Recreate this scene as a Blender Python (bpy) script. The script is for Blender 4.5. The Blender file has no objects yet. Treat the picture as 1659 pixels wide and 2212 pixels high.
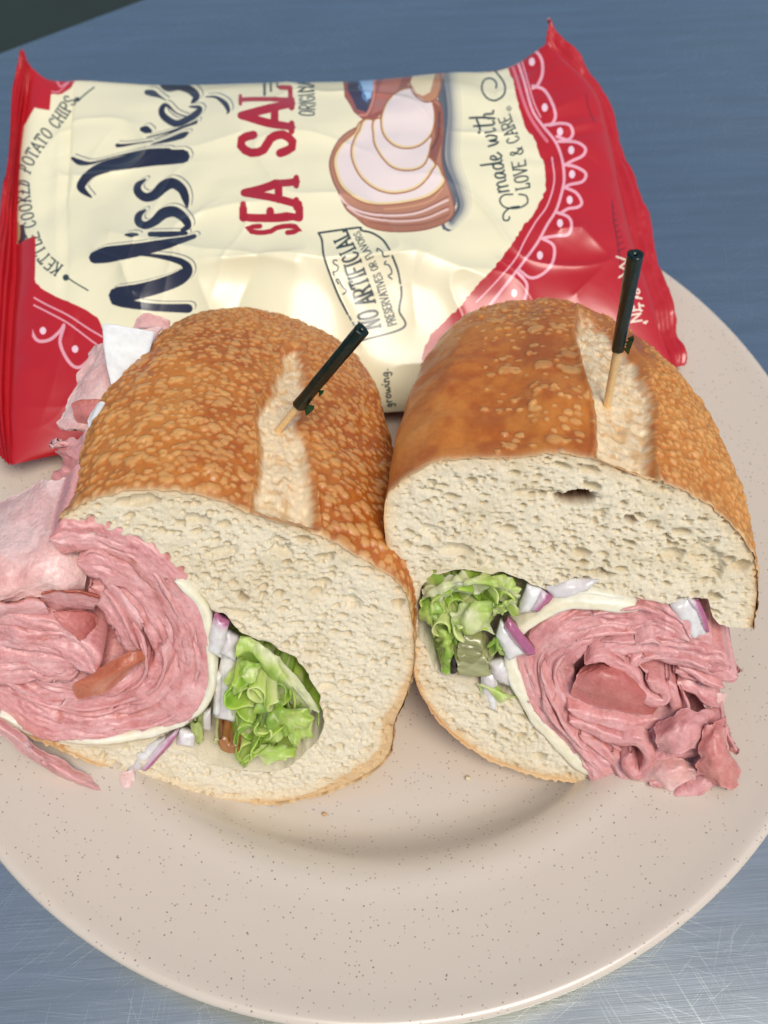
import bpy, math, random
import numpy as np
from math import radians as RAD
random.seed(7)
S = 0.01                      # everything below is written in centimetres
scn = bpy.context.scene

# ------------------------------------------------------------------ camera
CAM = np.array([0.0, 0.0, 25.9]); PITCH = RAD(58.0); FOV = RAD(55.0)
PW, PH = 1659.0, 2212.0
FPX = (PH / 2) / math.tan(FOV / 2)
cd = bpy.data.cameras.new('camera'); cam = bpy.data.objects.new('camera', cd)
scn.collection.objects.link(cam); scn.camera = cam
cam.location = CAM * S
cam.rotation_euler = (math.pi / 2 - PITCH, 0, 0)
cd.sensor_fit = 'VERTICAL'; cd.angle = FOV
cd.clip_start = 0.005; cd.clip_end = 50
cd.dof.use_dof = True; cd.dof.focus_distance = 0.225; cd.dof.aperture_fstop = 12.0

# ------------------------------------------------------------------ sky and sun
w = bpy.data.worlds.new('World'); scn.world = w; w.use_nodes = True
nt = w.node_tree; nt.nodes.clear()
sky = nt.nodes.new('ShaderNodeTexSky'); sky.sky_type = 'NISHITA'; sky.sun_disc = False
SUN_EL, SUN_AZ = RAD(65.0), RAD(152.0)       # azimuth clockwise from +Y
sky.sun_elevation = SUN_EL; sky.sun_rotation = SUN_AZ
sky.air_density = 1.0; sky.dust_density = 2.2; sky.ozone_density = 0.6
bg = nt.nodes.new('ShaderNodeBackground'); bg.inputs[1].default_value = 0.125
ow = nt.nodes.new('ShaderNodeOutputWorld')
nt.links.new(sky.outputs[0], bg.inputs[0]); nt.links.new(bg.outputs[0], ow.inputs[0])
ld = bpy.data.lights.new('sun', 'SUN'); ld.energy = 2.35; ld.angle = RAD(30); ld.color = (1.0, 0.93, 0.84)
lo = bpy.data.objects.new('sun', ld); scn.collection.objects.link(lo)
lo.rotation_euler = (math.pi / 2 - SUN_EL, 0, math.pi - SUN_AZ)
scn.view_settings.view_transform = 'Standard'; scn.view_settings.look = 'None'
scn.view_settings.exposure = -0.12; scn.view_settings.gamma = 1.0
scn.render.film_transparent = False

# ------------------------------------------------------------------ pixel -> world helpers (build time only)
_R = np.array([1.0, 0, 0])
_F = np.array([0, math.cos(PITCH), -math.sin(PITCH)])
_U = np.array([0, math.sin(PITCH), math.cos(PITCH)])
def ray(x, y):
    x = np.asarray(x, float); y = np.asarray(y, float)
    d = _F[None] * FPX + np.multiply.outer(x.ravel() - PW / 2, _R) - np.multiply.outer(y.ravel() - PH / 2, _U)
    return d / np.linalg.norm(d, axis=1)[:, None]
def on_plane(pts, P0, n):
    pts = np.asarray(pts, float).reshape(-1, 2)
    d = ray(pts[:, 0], pts[:, 1]); t = ((P0 - CAM) @ n) / (d @ n)
    return CAM + d * t[:, None]
def on_z(x, y, z):
    return on_plane([(x, y)], np.array([0, 0, z]), np.array([0, 0, 1.0]))[0]
def proj(P):
    P = np.asarray(P, float); v = P - CAM
    z = v @ _F
    return np.stack([PW / 2 + FPX * (v @ _R) / z, PH / 2 - FPX * (v @ _U) / z], -1)
def crop(ox, oy, k, pts):     # coordinates read in an enlarged crop of the photograph
    return [(ox + k * p[0], oy + k * p[1]) + tuple(p[2:]) for p in pts]
cA = lambda pts: crop(0, 137.2, .3307, pts)
cB = lambda pts: crop(466.3, 109.7, .3307, pts)
cC = lambda pts: crop(987.5, 27.4, .3472, pts)
c3 = lambda pts: crop(0, 932.6, .5622, pts)
c4 = lambda pts: crop(795.5, 932.6, .5205, pts)
c5 = lambda pts: crop(109.7, 603.5, .463, pts)
c6 = lambda pts: crop(795.5, 548.6, .5205, pts)

# ------------------------------------------------------------------ colour and noise
def lin(r, g, b):
    c = np.array([r, g, b], float) / 255
    return np.where(c <= .04045, c / 12.92, ((c + .055) / 1.055) ** 2.4)
def hsh(*k):
    h = np.uint32(2166136261)
    with np.errstate(over='ignore'):
        h = np.full(np.broadcast(*k).shape if len(k) > 1 else np.shape(k[0]), h, np.uint32)
        for a in k:
            h = (h ^ np.asarray(a).astype(np.int64).astype(np.uint32)) * np.uint32(16777619)
            h ^= h >> np.uint32(13); h *= np.uint32(0x85ebca6b); h ^= h >> np.uint32(16)
    return h.astype(np.float64) / 4294967295.0
def vn(x, y, z=None, seed=0):
    x = np.asarray(x, float); y = np.asarray(y, float)
    z = np.zeros_like(x) if z is None else np.asarray(z, float)
    xi, yi, zi = np.floor(x), np.floor(y), np.floor(z)
    fx, fy, fz = x - xi, y - yi, z - zi
    fx, fy, fz = [f * f * f * (f * (f * 6 - 15) + 10) for f in (fx, fy, fz)]
    r = 0
    for a in (0, 1):
        for b in (0, 1):
            for c in (0, 1):
                r = r + hsh(xi + a, yi + b, zi + c, np.full_like(xi, seed)) * (fx if a else 1 - fx) * (fy if b else 1 - fy) * (fz if c else 1 - fz)
    return r * 2 - 1
def fbm(x, y, z=None, seed=0, oc=4, g=.5):
    r = 0; a = 1; t = 0
    for i in range(oc):
        k = 2.03 ** i
        r = r + a * vn(np.asarray(x) * k, np.asarray(y) * k, None if z is None else np.asarray(z) * k, seed + i * 17); t += a; a *= g
    return r / t * 1.4
def worley(x, y, seed=0):
    """F1, F2 and two random values of the nearest cell"""
    x = np.asarray(x, float); y = np.asarray(y, float)
    xi, yi = np.floor(x), np.floor(y)
    f1 = np.full(x.shape, 9.0); f2 = f1.copy(); r1 = np.zeros(x.shape); r2 = r1.copy(); s = np.full_like(xi, seed)
    for a in (-1, 0, 1):
        for b in (-1, 0, 1):
            cx, cy = xi + a, yi + b
            d = np.hypot(cx + .1 + .8 * hsh(cx, cy, s) - x, cy + .1 + .8 * hsh(cx, cy, s + 1) - y)
            m = d < f1
            f2 = np.where(m, f1, np.minimum(f2, d)); f1 = np.where(m, d, f1)
            r1 = np.where(m, hsh(cx, cy, s + 2), r1); r2 = np.where(m, hsh(cx, cy, s + 3), r2)
    return f1, f2, r1, r2
def sst(a, b, x):
    t = np.clip((x - a) / (b - a), 0, 1); return t * t * (3 - 2 * t)
def mixc(c1, c2, f):
    return c1 * (1 - f[..., None]) + c2 * f[..., None]
def cat(P, step, closed=False):
    """Catmull-Rom curve through P, resampled at equal steps; returns points of the same width"""
    P = np.asarray(P, float); n = len(P)
    if closed: Q = np.vstack([P[-1], P, P[0], P[1]]); m = n
    else: Q = np.vstack([2 * P[0] - P[1], P, 2 * P[-1] - P[-2]]); m = n - 1
    t = np.linspace(0, 1, 24, endpoint=False)[:, None]; out = []
    for i in range(m):
        a, b, c, d = Q[i:i + 4]
        out.append(.5 * (2 * b + (c - a) * t + (2 * a - 5 * b + 4 * c - d) * t ** 2 + (3 * b - a - 3 * c + d) * t ** 3))
    out = np.vstack(out + [P[:1] if closed else P[-1:]])
    L = np.r_[0, np.cumsum(np.linalg.norm(np.diff(out[:, :2], axis=0), axis=1))]
    k = max(2, int(round(L[-1] / step)) + 1)
    q = np.linspace(0, L[-1], k)
    if closed: q = q[:-1]
    return np.stack([np.interp(q, L, out[:, j]) for j in range(out.shape[1])], 1)
def inside(poly, X, Y):
    poly = np.asarray(poly, float); r = np.zeros(X.shape, bool)
    for (x0, y0), (x1, y1) in zip(poly, np.roll(poly, -1, 0)):
        if y0 == y1: continue
        c = ((y0 > Y) != (y1 > Y)) & (X < (x1 - x0) * (Y - y0) / (y1 - y0) + x0); r ^= c
    return r
def near(poly, X, Y, closed=True):
    """distance to and nearest point on a polyline"""
    poly = np.asarray(poly, float); bd = np.full(X.shape, 1e9); bx = X.copy(); by = Y.copy()
    nx = np.roll(poly, -1, 0) if closed else poly[1:]
    for (x0, y0), (x1, y1) in zip(poly, nx):
        dx, dy = x1 - x0, y1 - y0; l2 = dx * dx + dy * dy + 1e-12
        t = np.clip(((X - x0) * dx + (Y - y0) * dy) / l2, 0, 1); px, py = x0 + t * dx, y0 + t * dy
        d = np.hypot(X - px, Y - py); m = d < bd
        bd = np.where(m, d, bd); bx = np.where(m, px, bx); by = np.where(m, py, by)
    return bd, bx, by

# ------------------------------------------------------------------ meshes and objects
def mesh(name, V, F, col=None, smooth=True, uv=None):
    me = bpy.data.meshes.new(name); V = np.asarray(V, float) * S; F = np.asarray(F)
    k = F.shape[1]
    me.vertices.add(len(V)); me.vertices.foreach_set('co', V.ravel())
    me.loops.add(F.size); me.loops.foreach_set('vertex_index', F.ravel().astype(np.int32))
    me.polygons.add(len(F)); me.polygons.foreach_set('loop_start', np.arange(0, F.size, k, dtype=np.int32))
    me.polygons.foreach_set('loop_total', np.full(len(F), k, np.int32))
    me.update(calc_edges=True)
    if smooth: me.polygons.foreach_set('use_smooth', np.ones(len(F), bool))
    if col is not None:
        at = me.color_attributes.new('Col', 'FLOAT_COLOR', 'POINT')
        c = np.ones((len(V), 4)); c[:, :3] = np.clip(col, 0, 1); at.data.foreach_set('color', c.ravel())
    if uv is not None:
        l = me.uv_layers.new(name='UV'); l.data.foreach_set('uv', np.asarray(uv)[F.ravel()].ravel())
    return me
def obj(name, me, m, parent=None, label=None, cat_=None, group=None, kind=None):
    o = bpy.data.objects.new(name, me); scn.collection.objects.link(o)
    if me is not None and m is not None:
        me.materials.clear(); me.materials.append(m)
    if parent is not None: o.parent = parent
    if label: o['label'] = label
    if cat_: o['category'] = cat_
    if group: o['group'] = group
    if kind: o['kind'] = kind
    if parent is not None: o.matrix_parent_inverse = parent.matrix_basis.inverted()
    return o
def empty(name, loc, label, cat_, group=None):
    o = obj(name, None, None, None, label, cat_, group); o.location = np.array(loc) * S; bpy.context.view_layer.update(); return o
def gridf(n, m, cyc=False):
    """faces of an n x m vertex grid"""
    i, j = np.meshgrid(np.arange(n if cyc else n - 1), np.arange(m - 1), indexing='ij')
    a = i * m + j; b = ((i + 1) % n) * m + j
    return np.stack([a, b, b + 1, a + 1], -1).reshape(-1, 4)
def gnormal(P):
    du = np.gradient(P, axis=0); dv = np.gradient(P, axis=1)
    n = np.cross(du, dv); return n / (np.linalg.norm(n, axis=-1, keepdims=True) + 1e-12)

def mat(name, rough=.5, sss=0, rad=(1, .4, .2), sc=.002, spec=.5, coat=0, coatr=.2, bump=0, bscale=300, bdist=.0003, col=None, metal=0, trans=0):
    m = bpy.data.materials.new(name); m.use_nodes = True; n = m.node_tree.nodes; l = m.node_tree.links
    p = n['Principled BSDF']
    p.inputs['Roughness'].default_value = rough; p.inputs['Specular IOR Level'].default_value = spec
    p.inputs['Metallic'].default_value = metal
    if sss:
        p.inputs['Subsurface Weight'].default_value = sss; p.inputs['Subsurface Radius'].default_value = rad
        p.inputs['Subsurface Scale'].default_value = sc
    p.inputs['Coat Weight'].default_value = coat; p.inputs['Coat Roughness'].default_value = coatr
    tc = n.new('ShaderNodeTexCoord')
    if col is None:
        a = n.new('ShaderNodeAttribute'); a.attribute_name = 'Col'; src = a.outputs['Color']
    else:
        r = n.new('ShaderNodeRGB'); r.outputs[0].default_value = (*col, 1); src = r.outputs[0]
    nz = n.new('ShaderNodeTexNoise'); nz.inputs['Scale'].default_value = bscale; nz.inputs['Detail'].default_value = 5
    l.new(tc.outputs['Object'], nz.inputs['Vector'])
    mp = n.new('ShaderNodeMapRange'); mp.inputs[1].default_value = .3; mp.inputs[2].default_value = .7
    mp.inputs[3].default_value = .92; mp.inputs[4].default_value = 1.06; l.new(nz.outputs[0], mp.inputs[0])
    mx = n.new('ShaderNodeVectorMath'); mx.operation = 'SCALE'; l.new(src, mx.inputs[0]); l.new(mp.outputs[0], mx.inputs['Scale'])
    l.new(mx.outputs[0], p.inputs['Base Color'])
    if bump:
        b = n.new('ShaderNodeBump'); b.inputs['Strength'].default_value = bump; b.inputs['Distance'].default_value = bdist
        l.new(nz.outputs[0], b.inputs['Height']); l.new(b.outputs[0], p.inputs['Normal'])
    if trans: p.inputs['Transmission Weight'].default_value = trans
    return m
# ------------------------------------------------------------------ steel table top, ground beyond it
def metal_mat():
    m = bpy.data.materials.new('brushed_steel'); m.use_nodes = True; n = m.node_tree.nodes; l = m.node_tree.links
    p = n['Principled BSDF']; p.inputs['Metallic'].default_value = 1
    tc = n.new('ShaderNodeTexCoord')
    def noise(scale, vec_scale=(1, 1, 1), rot=0, detail=4):
        m0 = n.new('ShaderNodeMapping'); m0.inputs['Rotation'].default_value = (0, 0, rot); l.new(tc.outputs['Object'], m0.inputs[0])
        mp = n.new('ShaderNodeMapping'); mp.inputs['Scale'].default_value = vec_scale; l.new(m0.outputs[0], mp.inputs[0])
        z = n.new('ShaderNodeTexNoise'); z.inputs['Scale'].default_value = scale; z.inputs['Detail'].default_value = detail
        l.new(mp.outputs[0], z.inputs['Vector']); return z.outputs[0]
    def ramp(src, a, b, lo, hi):
        r = n.new('ShaderNodeMapRange'); r.inputs[1].default_value = a; r.inputs[2].default_value = b
        r.inputs[3].default_value = lo; r.inputs[4].default_value = hi; l.new(src, r.inputs[0]); return r.outputs[0]
    def mth(op, a, b):
        r = n.new('ShaderNodeMath'); r.operation = op
        for i, v in enumerate((a, b)):
            if isinstance(v, (int, float)): r.inputs[i].default_value = v
            else: l.new(v, r.inputs[i])
        return r.outputs[0]
    brush = noise(55, (1, 60, 1), RAD(-4), 5)
    blot = noise(9, detail=3)
    # short straight scratches in many directions
    scr = None
    for k, (ang, sc) in enumerate([(20, 30), (62, 36), (-35, 33), (95, 40), (-70, 28), (5, 45), (135, 50)]):
        z = noise(sc, (1, 48, 1), RAD(ang), 1.2)
        line = ramp(z, .66, .71, 0, .8)
        gate = ramp(noise(14 + k * 3, (1, 1, 1), RAD(ang * 2), 1), .46, .56, 0, 1)
        line = mth('MULTIPLY', line, gate)
        scr = line if scr is None else mth('MAXIMUM', scr, line)
    rough = mth('ADD', ramp(blot, .3, .7, .17, .26), ramp(brush, .3, .7, -.03, .04))
    rough = mth('ADD', rough, mth('MULTIPLY', scr, .07))
    l.new(rough, p.inputs['Roughness'])
    mx = n.new('ShaderNodeMix'); mx.data_type = 'RGBA'
    mx.inputs['A'].default_value = (.58, .61, .56, 1); mx.inputs['B'].default_value = (.70, .76, .72, 1)
    l.new(mth('ADD', mth('ADD', ramp(brush, .3, .7, .0, .35), ramp(noise(16, (1, 14, 1), RAD(-4), 4), .35, .65, 0, .5)), mth('MULTIPLY', scr, .14)), mx.inputs['Factor'])
    l.new(mx.outputs['Result'], p.inputs['Base Color'])
    b = n.new('ShaderNodeBump'); b.inputs['Strength'].default_value = .12; b.inputs['Distance'].default_value = .0001
    l.new(mth('ADD', brush, mth('MULTIPLY', scr, .15)), b.inputs['Height']); l.new(b.outputs[0], p.inputs['Normal'])
    return m
# far edge of the table runs from (0,108) to (290,0) in the picture
e0 = on_z(0, 108, 0)[:2]; e1 = on_z(290, 0, 0)[:2]
ed = (e1 - e0) / np.linalg.norm(e1 - e0); en = np.array([-ed[1], ed[0]])
def tp(a, b): return e0 + ed * a - en * b
c4_ = [tp(-35, 0), tp(75, 0), tp(75, 80), tp(-35, 80)]
def slab(name, corners, z0, z1, m, **k):
    import bmesh
    bm = bmesh.new(); vs = [bm.verts.new((x * S, y * S, z0 * S)) for x, y in corners] + [bm.verts.new((x * S, y * S, z1 * S)) for x, y in corners]
    n_ = len(corners)
    bm.faces.new(vs[n_:]); bm.faces.new(vs[:n_][::-1])
    for i in range(n_): bm.faces.new([vs[i], vs[(i + 1) % n_], vs[(i + 1) % n_ + n_], vs[i + n_]])
    bmesh.ops.recalc_face_normals(bm, faces=bm.faces)
    bmesh.ops.bevel(bm, geom=[e for e in bm.edges], offset=.0025, segments=3, affect='EDGES')
    me = bpy.data.meshes.new(name); bm.to_mesh(me); bm.free(); return obj(name, me, m, **k)
STEEL = metal_mat()
tab = slab('table_top', c4_, -3.0, 0.0, STEEL, label='brushed stainless steel table top with fine scratches under the plate', cat_='table')
# dim green ground far below the table
gm = mat('ground_green', .9, col=(.016, .030, .026), bump=.3, bscale=8)
g = 900.0
ground = obj('ground', mesh('ground', [(-g, -g, -75), (g, -g, -75), (g, g, -75), (-g, g, -75)], [(0, 1, 2, 3)], smooth=False), gm, kind='structure')

# ------------------------------------------------------------------ plate
PC = np.array([-.24, 15.33]); PRX, PRY = 13.0, 13.6; PZ = 0.62       # PZ: height of the plate's well
prof = [(0, .0), (4, .0), (7.6, .02), (8.5, .07), (9.0, .34), (9.42, .80), (9.85, 1.04), (10.5, 1.10), (11.4, 1.24), (12.2, 1.40), (12.65, 1.52), (12.88, 1.56), (12.98, 1.50), (13.0, 1.38), (12.93, 1.24), (12.7, 1.10), (12.0, .92), (10.4, .66), (9.6, .40), (9.0, -.02), (8.4, -.38), (8.0, -.58), (7.7, -.6), (7.5, -.5), (7.2, -.32), (0, -.30)]
pr = cat([(a, b) for a, b in prof], .12)
na = 256; an = np.linspace(0, 2 * np.pi, na, endpoint=False)
PV = np.stack([PC[0] + np.outer(np.cos(an), pr[:, 0]) * PRX / 13, PC[1] + np.outer(np.sin(an), pr[:, 0]) * PRY / 13, np.tile(pr[:, 1] + PZ, (na, 1))], -1)
def plate_mat():
    m = bpy.data.materials.new('speckled_melamine'); m.use_nodes = True; n = m.node_tree.nodes; l = m.node_tree.links
    p = n['Principled BSDF']; p.inputs['Roughness'].default_value = .34; p.inputs['Coat Weight'].default_value = .7; p.inputs['Coat Roughness'].default_value = .16
    p.inputs['Subsurface Weight'].default_value = .15; p.inputs['Subsurface Radius'].default_value = (1, .6, .45); p.inputs['Subsurface Scale'].default_value = .003
    tc = n.new('ShaderNodeTexCoord')
    c = n.new('ShaderNodeRGB'); c.outputs[0].default_value = (.67, .585, .475, 1); col = c.outputs[0]
    for sc, r0, r1, keep, dark in ((600, .09, .17, .38, (.34, .25, .20, 1)), (380, .06, .11, .34, (.26, .19, .16, 1)), (900, .12, .24, .30, (.40, .31, .26, 1))):
        v = n.new('ShaderNodeTexVoronoi'); v.inputs['Scale'].default_value = sc; l.new(tc.outputs['Object'], v.inputs['Vector'])
        mr = n.new('ShaderNodeMapRange'); mr.inputs[1].default_value = r0; mr.inputs[2].default_value = r1; mr.inputs[3].default_value = 1; mr.inputs[4].default_value = 0
        l.new(v.outputs['Distance'], mr.inputs[0])
        sp = n.new('ShaderNodeSeparateColor'); l.new(v.outputs['Color'], sp.inputs[0])
        lt = n.new('ShaderNodeMath'); lt.operation = 'LESS_THAN'; lt.inputs[1].default_value = keep; l.new(sp.outputs[0], lt.inputs[0])
        mu = n.new('ShaderNodeMath'); mu.operation = 'MULTIPLY'; l.new(mr.outputs[0], mu.inputs[0]); l.new(lt.outputs[0], mu.inputs[1])
        x = n.new('ShaderNodeMix'); x.data_type = 'RGBA'; l.new(mu.outputs[0], x.inputs['Factor']); l.new(col, x.inputs['A']); x.inputs['B'].default_value = dark
        col = x.outputs['Result']
    l.new(col, p.inputs['Base Color'])
    z = n.new('ShaderNodeTexNoise'); z.inputs['Scale'].default_value = 130; z.inputs['Detail'].default_value = 3; l.new(tc.outputs['Object'], z.inputs['Vector'])
    b = n.new('ShaderNodeBump'); b.inputs['Strength'].default_value = .12; b.inputs['Distance'].default_value = .0004; l.new(z.outputs[0], b.inputs['Height']); l.new(b.outputs[0], p.inputs['Normal'])
    z2 = n.new('ShaderNodeTexNoise'); z2.inputs['Scale'].default_value = 22; z2.inputs['Detail'].default_value = 4; l.new(tc.outputs['Object'], z2.inputs['Vector'])
    mr = n.new('ShaderNodeMapRange'); mr.inputs[1].default_value = .35; mr.inputs[2].default_value = .65; mr.inputs[3].default_value = .27; mr.inputs[4].default_value = .45
    l.new(z2.outputs[0], mr.inputs[0]); l.new(mr.outputs[0], p.inputs['Roughness'])
    return m
plate = obj('dinner_plate', mesh('dinner_plate', PV.reshape(-1, 3), gridf(na, len(pr), True)[:, ::-1]), plate_mat(), label='round beige speckled melamine plate holding both sandwich halves', cat_='plate')
# ------------------------------------------------------------------ the cut plane of each sandwich half
class Cut:
    def __init__(s, x, y, yaw, tilt, pitch):
        s.O = on_z(x, y, PZ + .05); ya = RAD(yaw); t = RAD(tilt); pi_ = RAD(pitch)
        s.R = np.array([math.cos(ya), math.sin(ya), 0]); f = np.array([-math.sin(ya), math.cos(ya), 0]); z = np.array([0, 0, 1.0])
        s.U = z * math.cos(t) + f * math.sin(t); s.N = np.cross(s.R, s.U); s.A = f * math.cos(pi_) + z * math.sin(pi_)
    def to(s, pts):
        P = on_plane([p[:2] for p in pts], s.O, s.N) - s.O
        return np.stack([P @ s.R, P @ s.U], 1)
    def w(s, ru, n=0, d=0):
        ru = np.asarray(ru, float); n = np.asarray(n, float); d = np.asarray(d, float)
        return s.O + ru[..., :1] * s.R + ru[..., 1:2] * s.U + n[..., None] * s.N + d[..., None] * s.A

CRUST = mat('bread_crust', rough=.42, sss=.12, rad=(1, .5, .25), sc=.002, spec=.45, coat=.3, coatr=.25, bump=.35, bscale=900, bdist=.0002)
CRUMB = mat('bread_crumb', rough=.85, sss=.15, rad=(1, .85, .6), sc=.0015, spec=.25, bump=.6, bscale=2200, bdist=.0003)

C_DEEP = lin(178, 94, 28); C_GOLD = lin(202, 124, 46); C_TAN = lin(214, 146, 70); C_PALE = lin(230, 180, 110)
C_SCORE = lin(236, 214, 174); C_CRUMB = lin(229, 218, 190)

def bread(cut, outer, inner, L, cen, pw, score, style, holes, parent, seed, lift=0.0, squash=1.0):
    out = cat(cut.to(outer), .034); inn = cat(cut.to(inner), .045)
    ia = np.arange(len(inn)) * .045; ie = sst(0, .5, np.minimum(ia, ia[-1] - ia))
    inn = inn + np.stack([fbm(ia * 1.6, ia * 0, seed=seed + 1), fbm(ia * 1.6, ia * 0 + 9, seed=seed + 2)], 1) * (.10 * ie)[:, None]
    c = cut.to([cen])[0]
    # ---- crust: loft of the outer line back along the loaf
    nt = int(L / .036); t = np.linspace(0, 1, nt) ** 1.0
    t = 1 - (1 - t) ** 1.25
    f = np.clip(1 - t ** pw[0], 0, 1) ** pw[1]
    d = t * L
    a = np.r_[0, np.cumsum(np.linalg.norm(np.diff(out, axis=0), axis=1))]
    ru = c + (out[:, None, :] - c) * f[None, :, None]
    ru[..., 1] += lift * t ** 2
    n = len(out)
    # ragged front rim
    D = np.tile(d, (n, 1)); A_ = np.tile(a[:, None], (1, nt))
    rag = (fbm(a * 2.2, a * 0, seed=seed) * .07 + fbm(a * 9, a * 0, seed=seed + 3) * .05)[:, None]
    P = cut.w(ru, 0, D - (.05 + np.abs(rag) * .9) * np.exp(-D / .1))
    # low-frequency lumpiness
    N = gnormal(P)
    if (N[n // 2, nt // 3] @ (P[n // 2, nt // 3] - cut.w(c[None], 0, 2.0)[0])) < 0: N = -N
    env = sst(0, .6, D)
    P = P + N * (fbm(A_ * .28, D * .28, seed=seed + 9) * .16 * env)[..., None]
    px = proj(P)
    X, Y = px[..., 0], px[..., 1]
    facing = ((CAM - P) * N).sum(-1) > 0
    # ---- score: torn pale strip, traced on the top of the crust
    sc_in = inside(score, X, Y) & facing
    sd, _, _ = near(score, X, Y)
    sd = np.where(sc_in, sd, -sd) / 75.0
    sd = np.where(facing, sd, -1)
    sdn = sd + fbm(A_ * 4, D * 2.5, seed=seed + 5) * .12
    pale = sst(.03, .22, sdn)
    # ---- blisters
    wx = A_ + fbm(A_ * 2, D * 2, seed=seed + 31, oc=2) * .035; wy = D + fbm(A_ * 2, D * 2, seed=seed + 47, oc=2) * .035
    H = np.zeros_like(A_); B = np.zeros_like(A_); BE = np.zeros_like(A_)
    for k, (size, asp, hh, dens, rr) in enumerate(style['layers']):
        F1, F2, r1, r2 = worley(wx / size, wy / (size * asp), seed + 100 + k * 7)
        dn = dens(X, Y, A_, D)
        r = (.24 + .27 * r1 ** 1.5) * rr
        dome = np.clip(1 - (F1 / r) ** 2, 0, 1) * (r2 < dn) * sst(0, .12, F2 - F1)
        dm = np.sqrt(dome)
        H = np.maximum(H, dm * hh * (.5 + r1)); B = np.maximum(B, sst(.0, .5, dome) * (.55 + .45 * r2 / np.maximum(dn, .01)))
        BE = np.maximum(BE, np.exp(-((F1 - r) / .10) ** 2) * (r2 < dn))
    H *= (1 - pale) * sst(0, .15, D + .1); fine = fbm(A_ * 14, D * 14, seed=seed + 77)
    H += fine * .004
    # score relief: sunk floor with fibres, raised torn ear on one side
    fib = fbm(A_ * 5, D * 1.6, seed=seed + 60) * .04 + fbm(A_ * 16, D * 7, seed=seed + 63) * .02 - np.abs(vn(A_ * 9, D * 5, seed=seed + 61)) * .05
    floor = sst(0, .30, sd)
    H += pale * (fib * 1.2 - .06) - floor * .17
    ear = np.exp(-((sd + .05) / .06) ** 2) * .10
    H += ear * (.6 + .6 * vn(A_ * 1.2, D * 1.2, seed=seed + 62))
    P = P + N * (H * 1.0)[..., None]
    # ---- colour (the bake of the crust itself)
    tone = fbm(A_ * .8, D * .8, seed=seed + 70, oc=3) * .5 + fbm(A_ * 3.5, D * 3.5, seed=seed + 71, oc=3) * .35
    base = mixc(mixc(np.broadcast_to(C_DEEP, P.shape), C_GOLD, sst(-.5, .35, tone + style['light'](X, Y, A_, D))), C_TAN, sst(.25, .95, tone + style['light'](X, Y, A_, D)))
    col = mixc(base, C_DEEP * .8, BE * .30)
    col = mixc(col, C_PALE, B * style['bl'])
    lowp = style['bottom'](X, Y, A_, D, P)
    col = mixc(col, lin(222, 186, 136), lowp)
    scol = mixc(np.broadcast_to(C_SCORE, P.shape), lin(222, 184, 132), sst(.0, .8, fbm(A_ * 4, D * 6, seed=seed + 80) + .1))
    col = mixc(col, scol, pale)
    col = mixc(col, lin(196, 128, 66), np.exp(-((sd - .0) / .05) ** 2) * .6)
    rim = np.exp(-(D / .05)); col = mixc(col, lin(228, 198, 150), rim * .8)
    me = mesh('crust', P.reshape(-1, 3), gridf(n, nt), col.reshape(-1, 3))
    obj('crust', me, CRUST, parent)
    # ---- crumb: the cut face as one dense sheet with real pores
    poly = np.vstack([out[::3], inn[::-1][1:-1]]) if np.linalg.norm(out[-1] - inn[-1]) < 1.5 else np.vstack([out[::3], inn])
    st = .030
    lo_, hi_ = poly.min(0) - .1, poly.max(0) + .1
    gx = np.arange(lo_[0], hi_[0], st); gy = np.arange(lo_[1], hi_[1], st)
    GX, GY = np.meshgrid(gx, gy, indexing='ij')
    I = inside(poly, GX + st / 2, GY + st / 2)[:-1, :-1]
    ii, jj = np.nonzero(I); m_ = len(gy)
    F = np.stack([ii * m_ + jj, (ii + 1) * m_ + jj, (ii + 1) * m_ + jj + 1, ii * m_ + jj + 1], -1)
    cnt = np.bincount(F.ravel(), minlength=GX.size); used = np.nonzero(cnt)[0]
    mp = np.full(GX.size, -1); mp[used] = np.arange(len(used)); F = mp[F]
    x, y = GX.ravel()[used].copy(), GY.ravel()[used].copy(); bord = cnt[used] < 4
    bdx, bx, by = near(poly, x[bord], y[bord]); x[bord] = bx; y[bord] = by
    ds = near(out[::4], x, y, False)[0]; dsi = near(inn[::2], x, y, False)[0]
    # pores follow the pull of the crumb
    wxx = x + fbm(x * .6, y * .6, seed=seed + 200, oc=2) * .16; wyy = y + fbm(x * .6, y * .6, seed=seed + 210, oc=2) * .16
    h = np.zeros_like(x)
    for k, (sx, sy, dep, dn) in enumerate([(1.2, .60, .34, .05), (.66, .36, .36, .11), (.40, .24, .30, .22), (.25, .16, .22, .32), (.16, .12, .14, .40)]):
        F1, F2, r1, r2 = worley(wxx / sx, wyy / sy, seed + 220 + k * 5)
        r = .15 + .23 * r1; q_ = (F1 + fbm(wxx * 1.3 / sx, wyy * 1.3 / sy, seed=seed + 221 + k, oc=2) * .10) / r
        pit = np.clip(1 - q_ ** 2, 0, 1) ** .8 * (.45 + .55 * r1) * (r2 < dn * (.6 + .8 * sst(.0, 1.2, ds)))
        h = np.minimum(h, -pit * dep) if k < 3 else h - pit * dep * (.4 + .6 * (h > -.05))
    h += fbm(wxx * 1.4, wyy * 2.0, seed=seed + 240, oc=2) * .04 + fbm(wxx * 5, wyy * 8, seed=seed + 241, oc=3) * .022 + vn(wxx * 14, wyy * 18, seed=seed + 242) * .014 + fbm(x * 24, y * 30, seed=seed + 243, oc=2) * .010
    brown = np.zeros_like(x)
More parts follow.
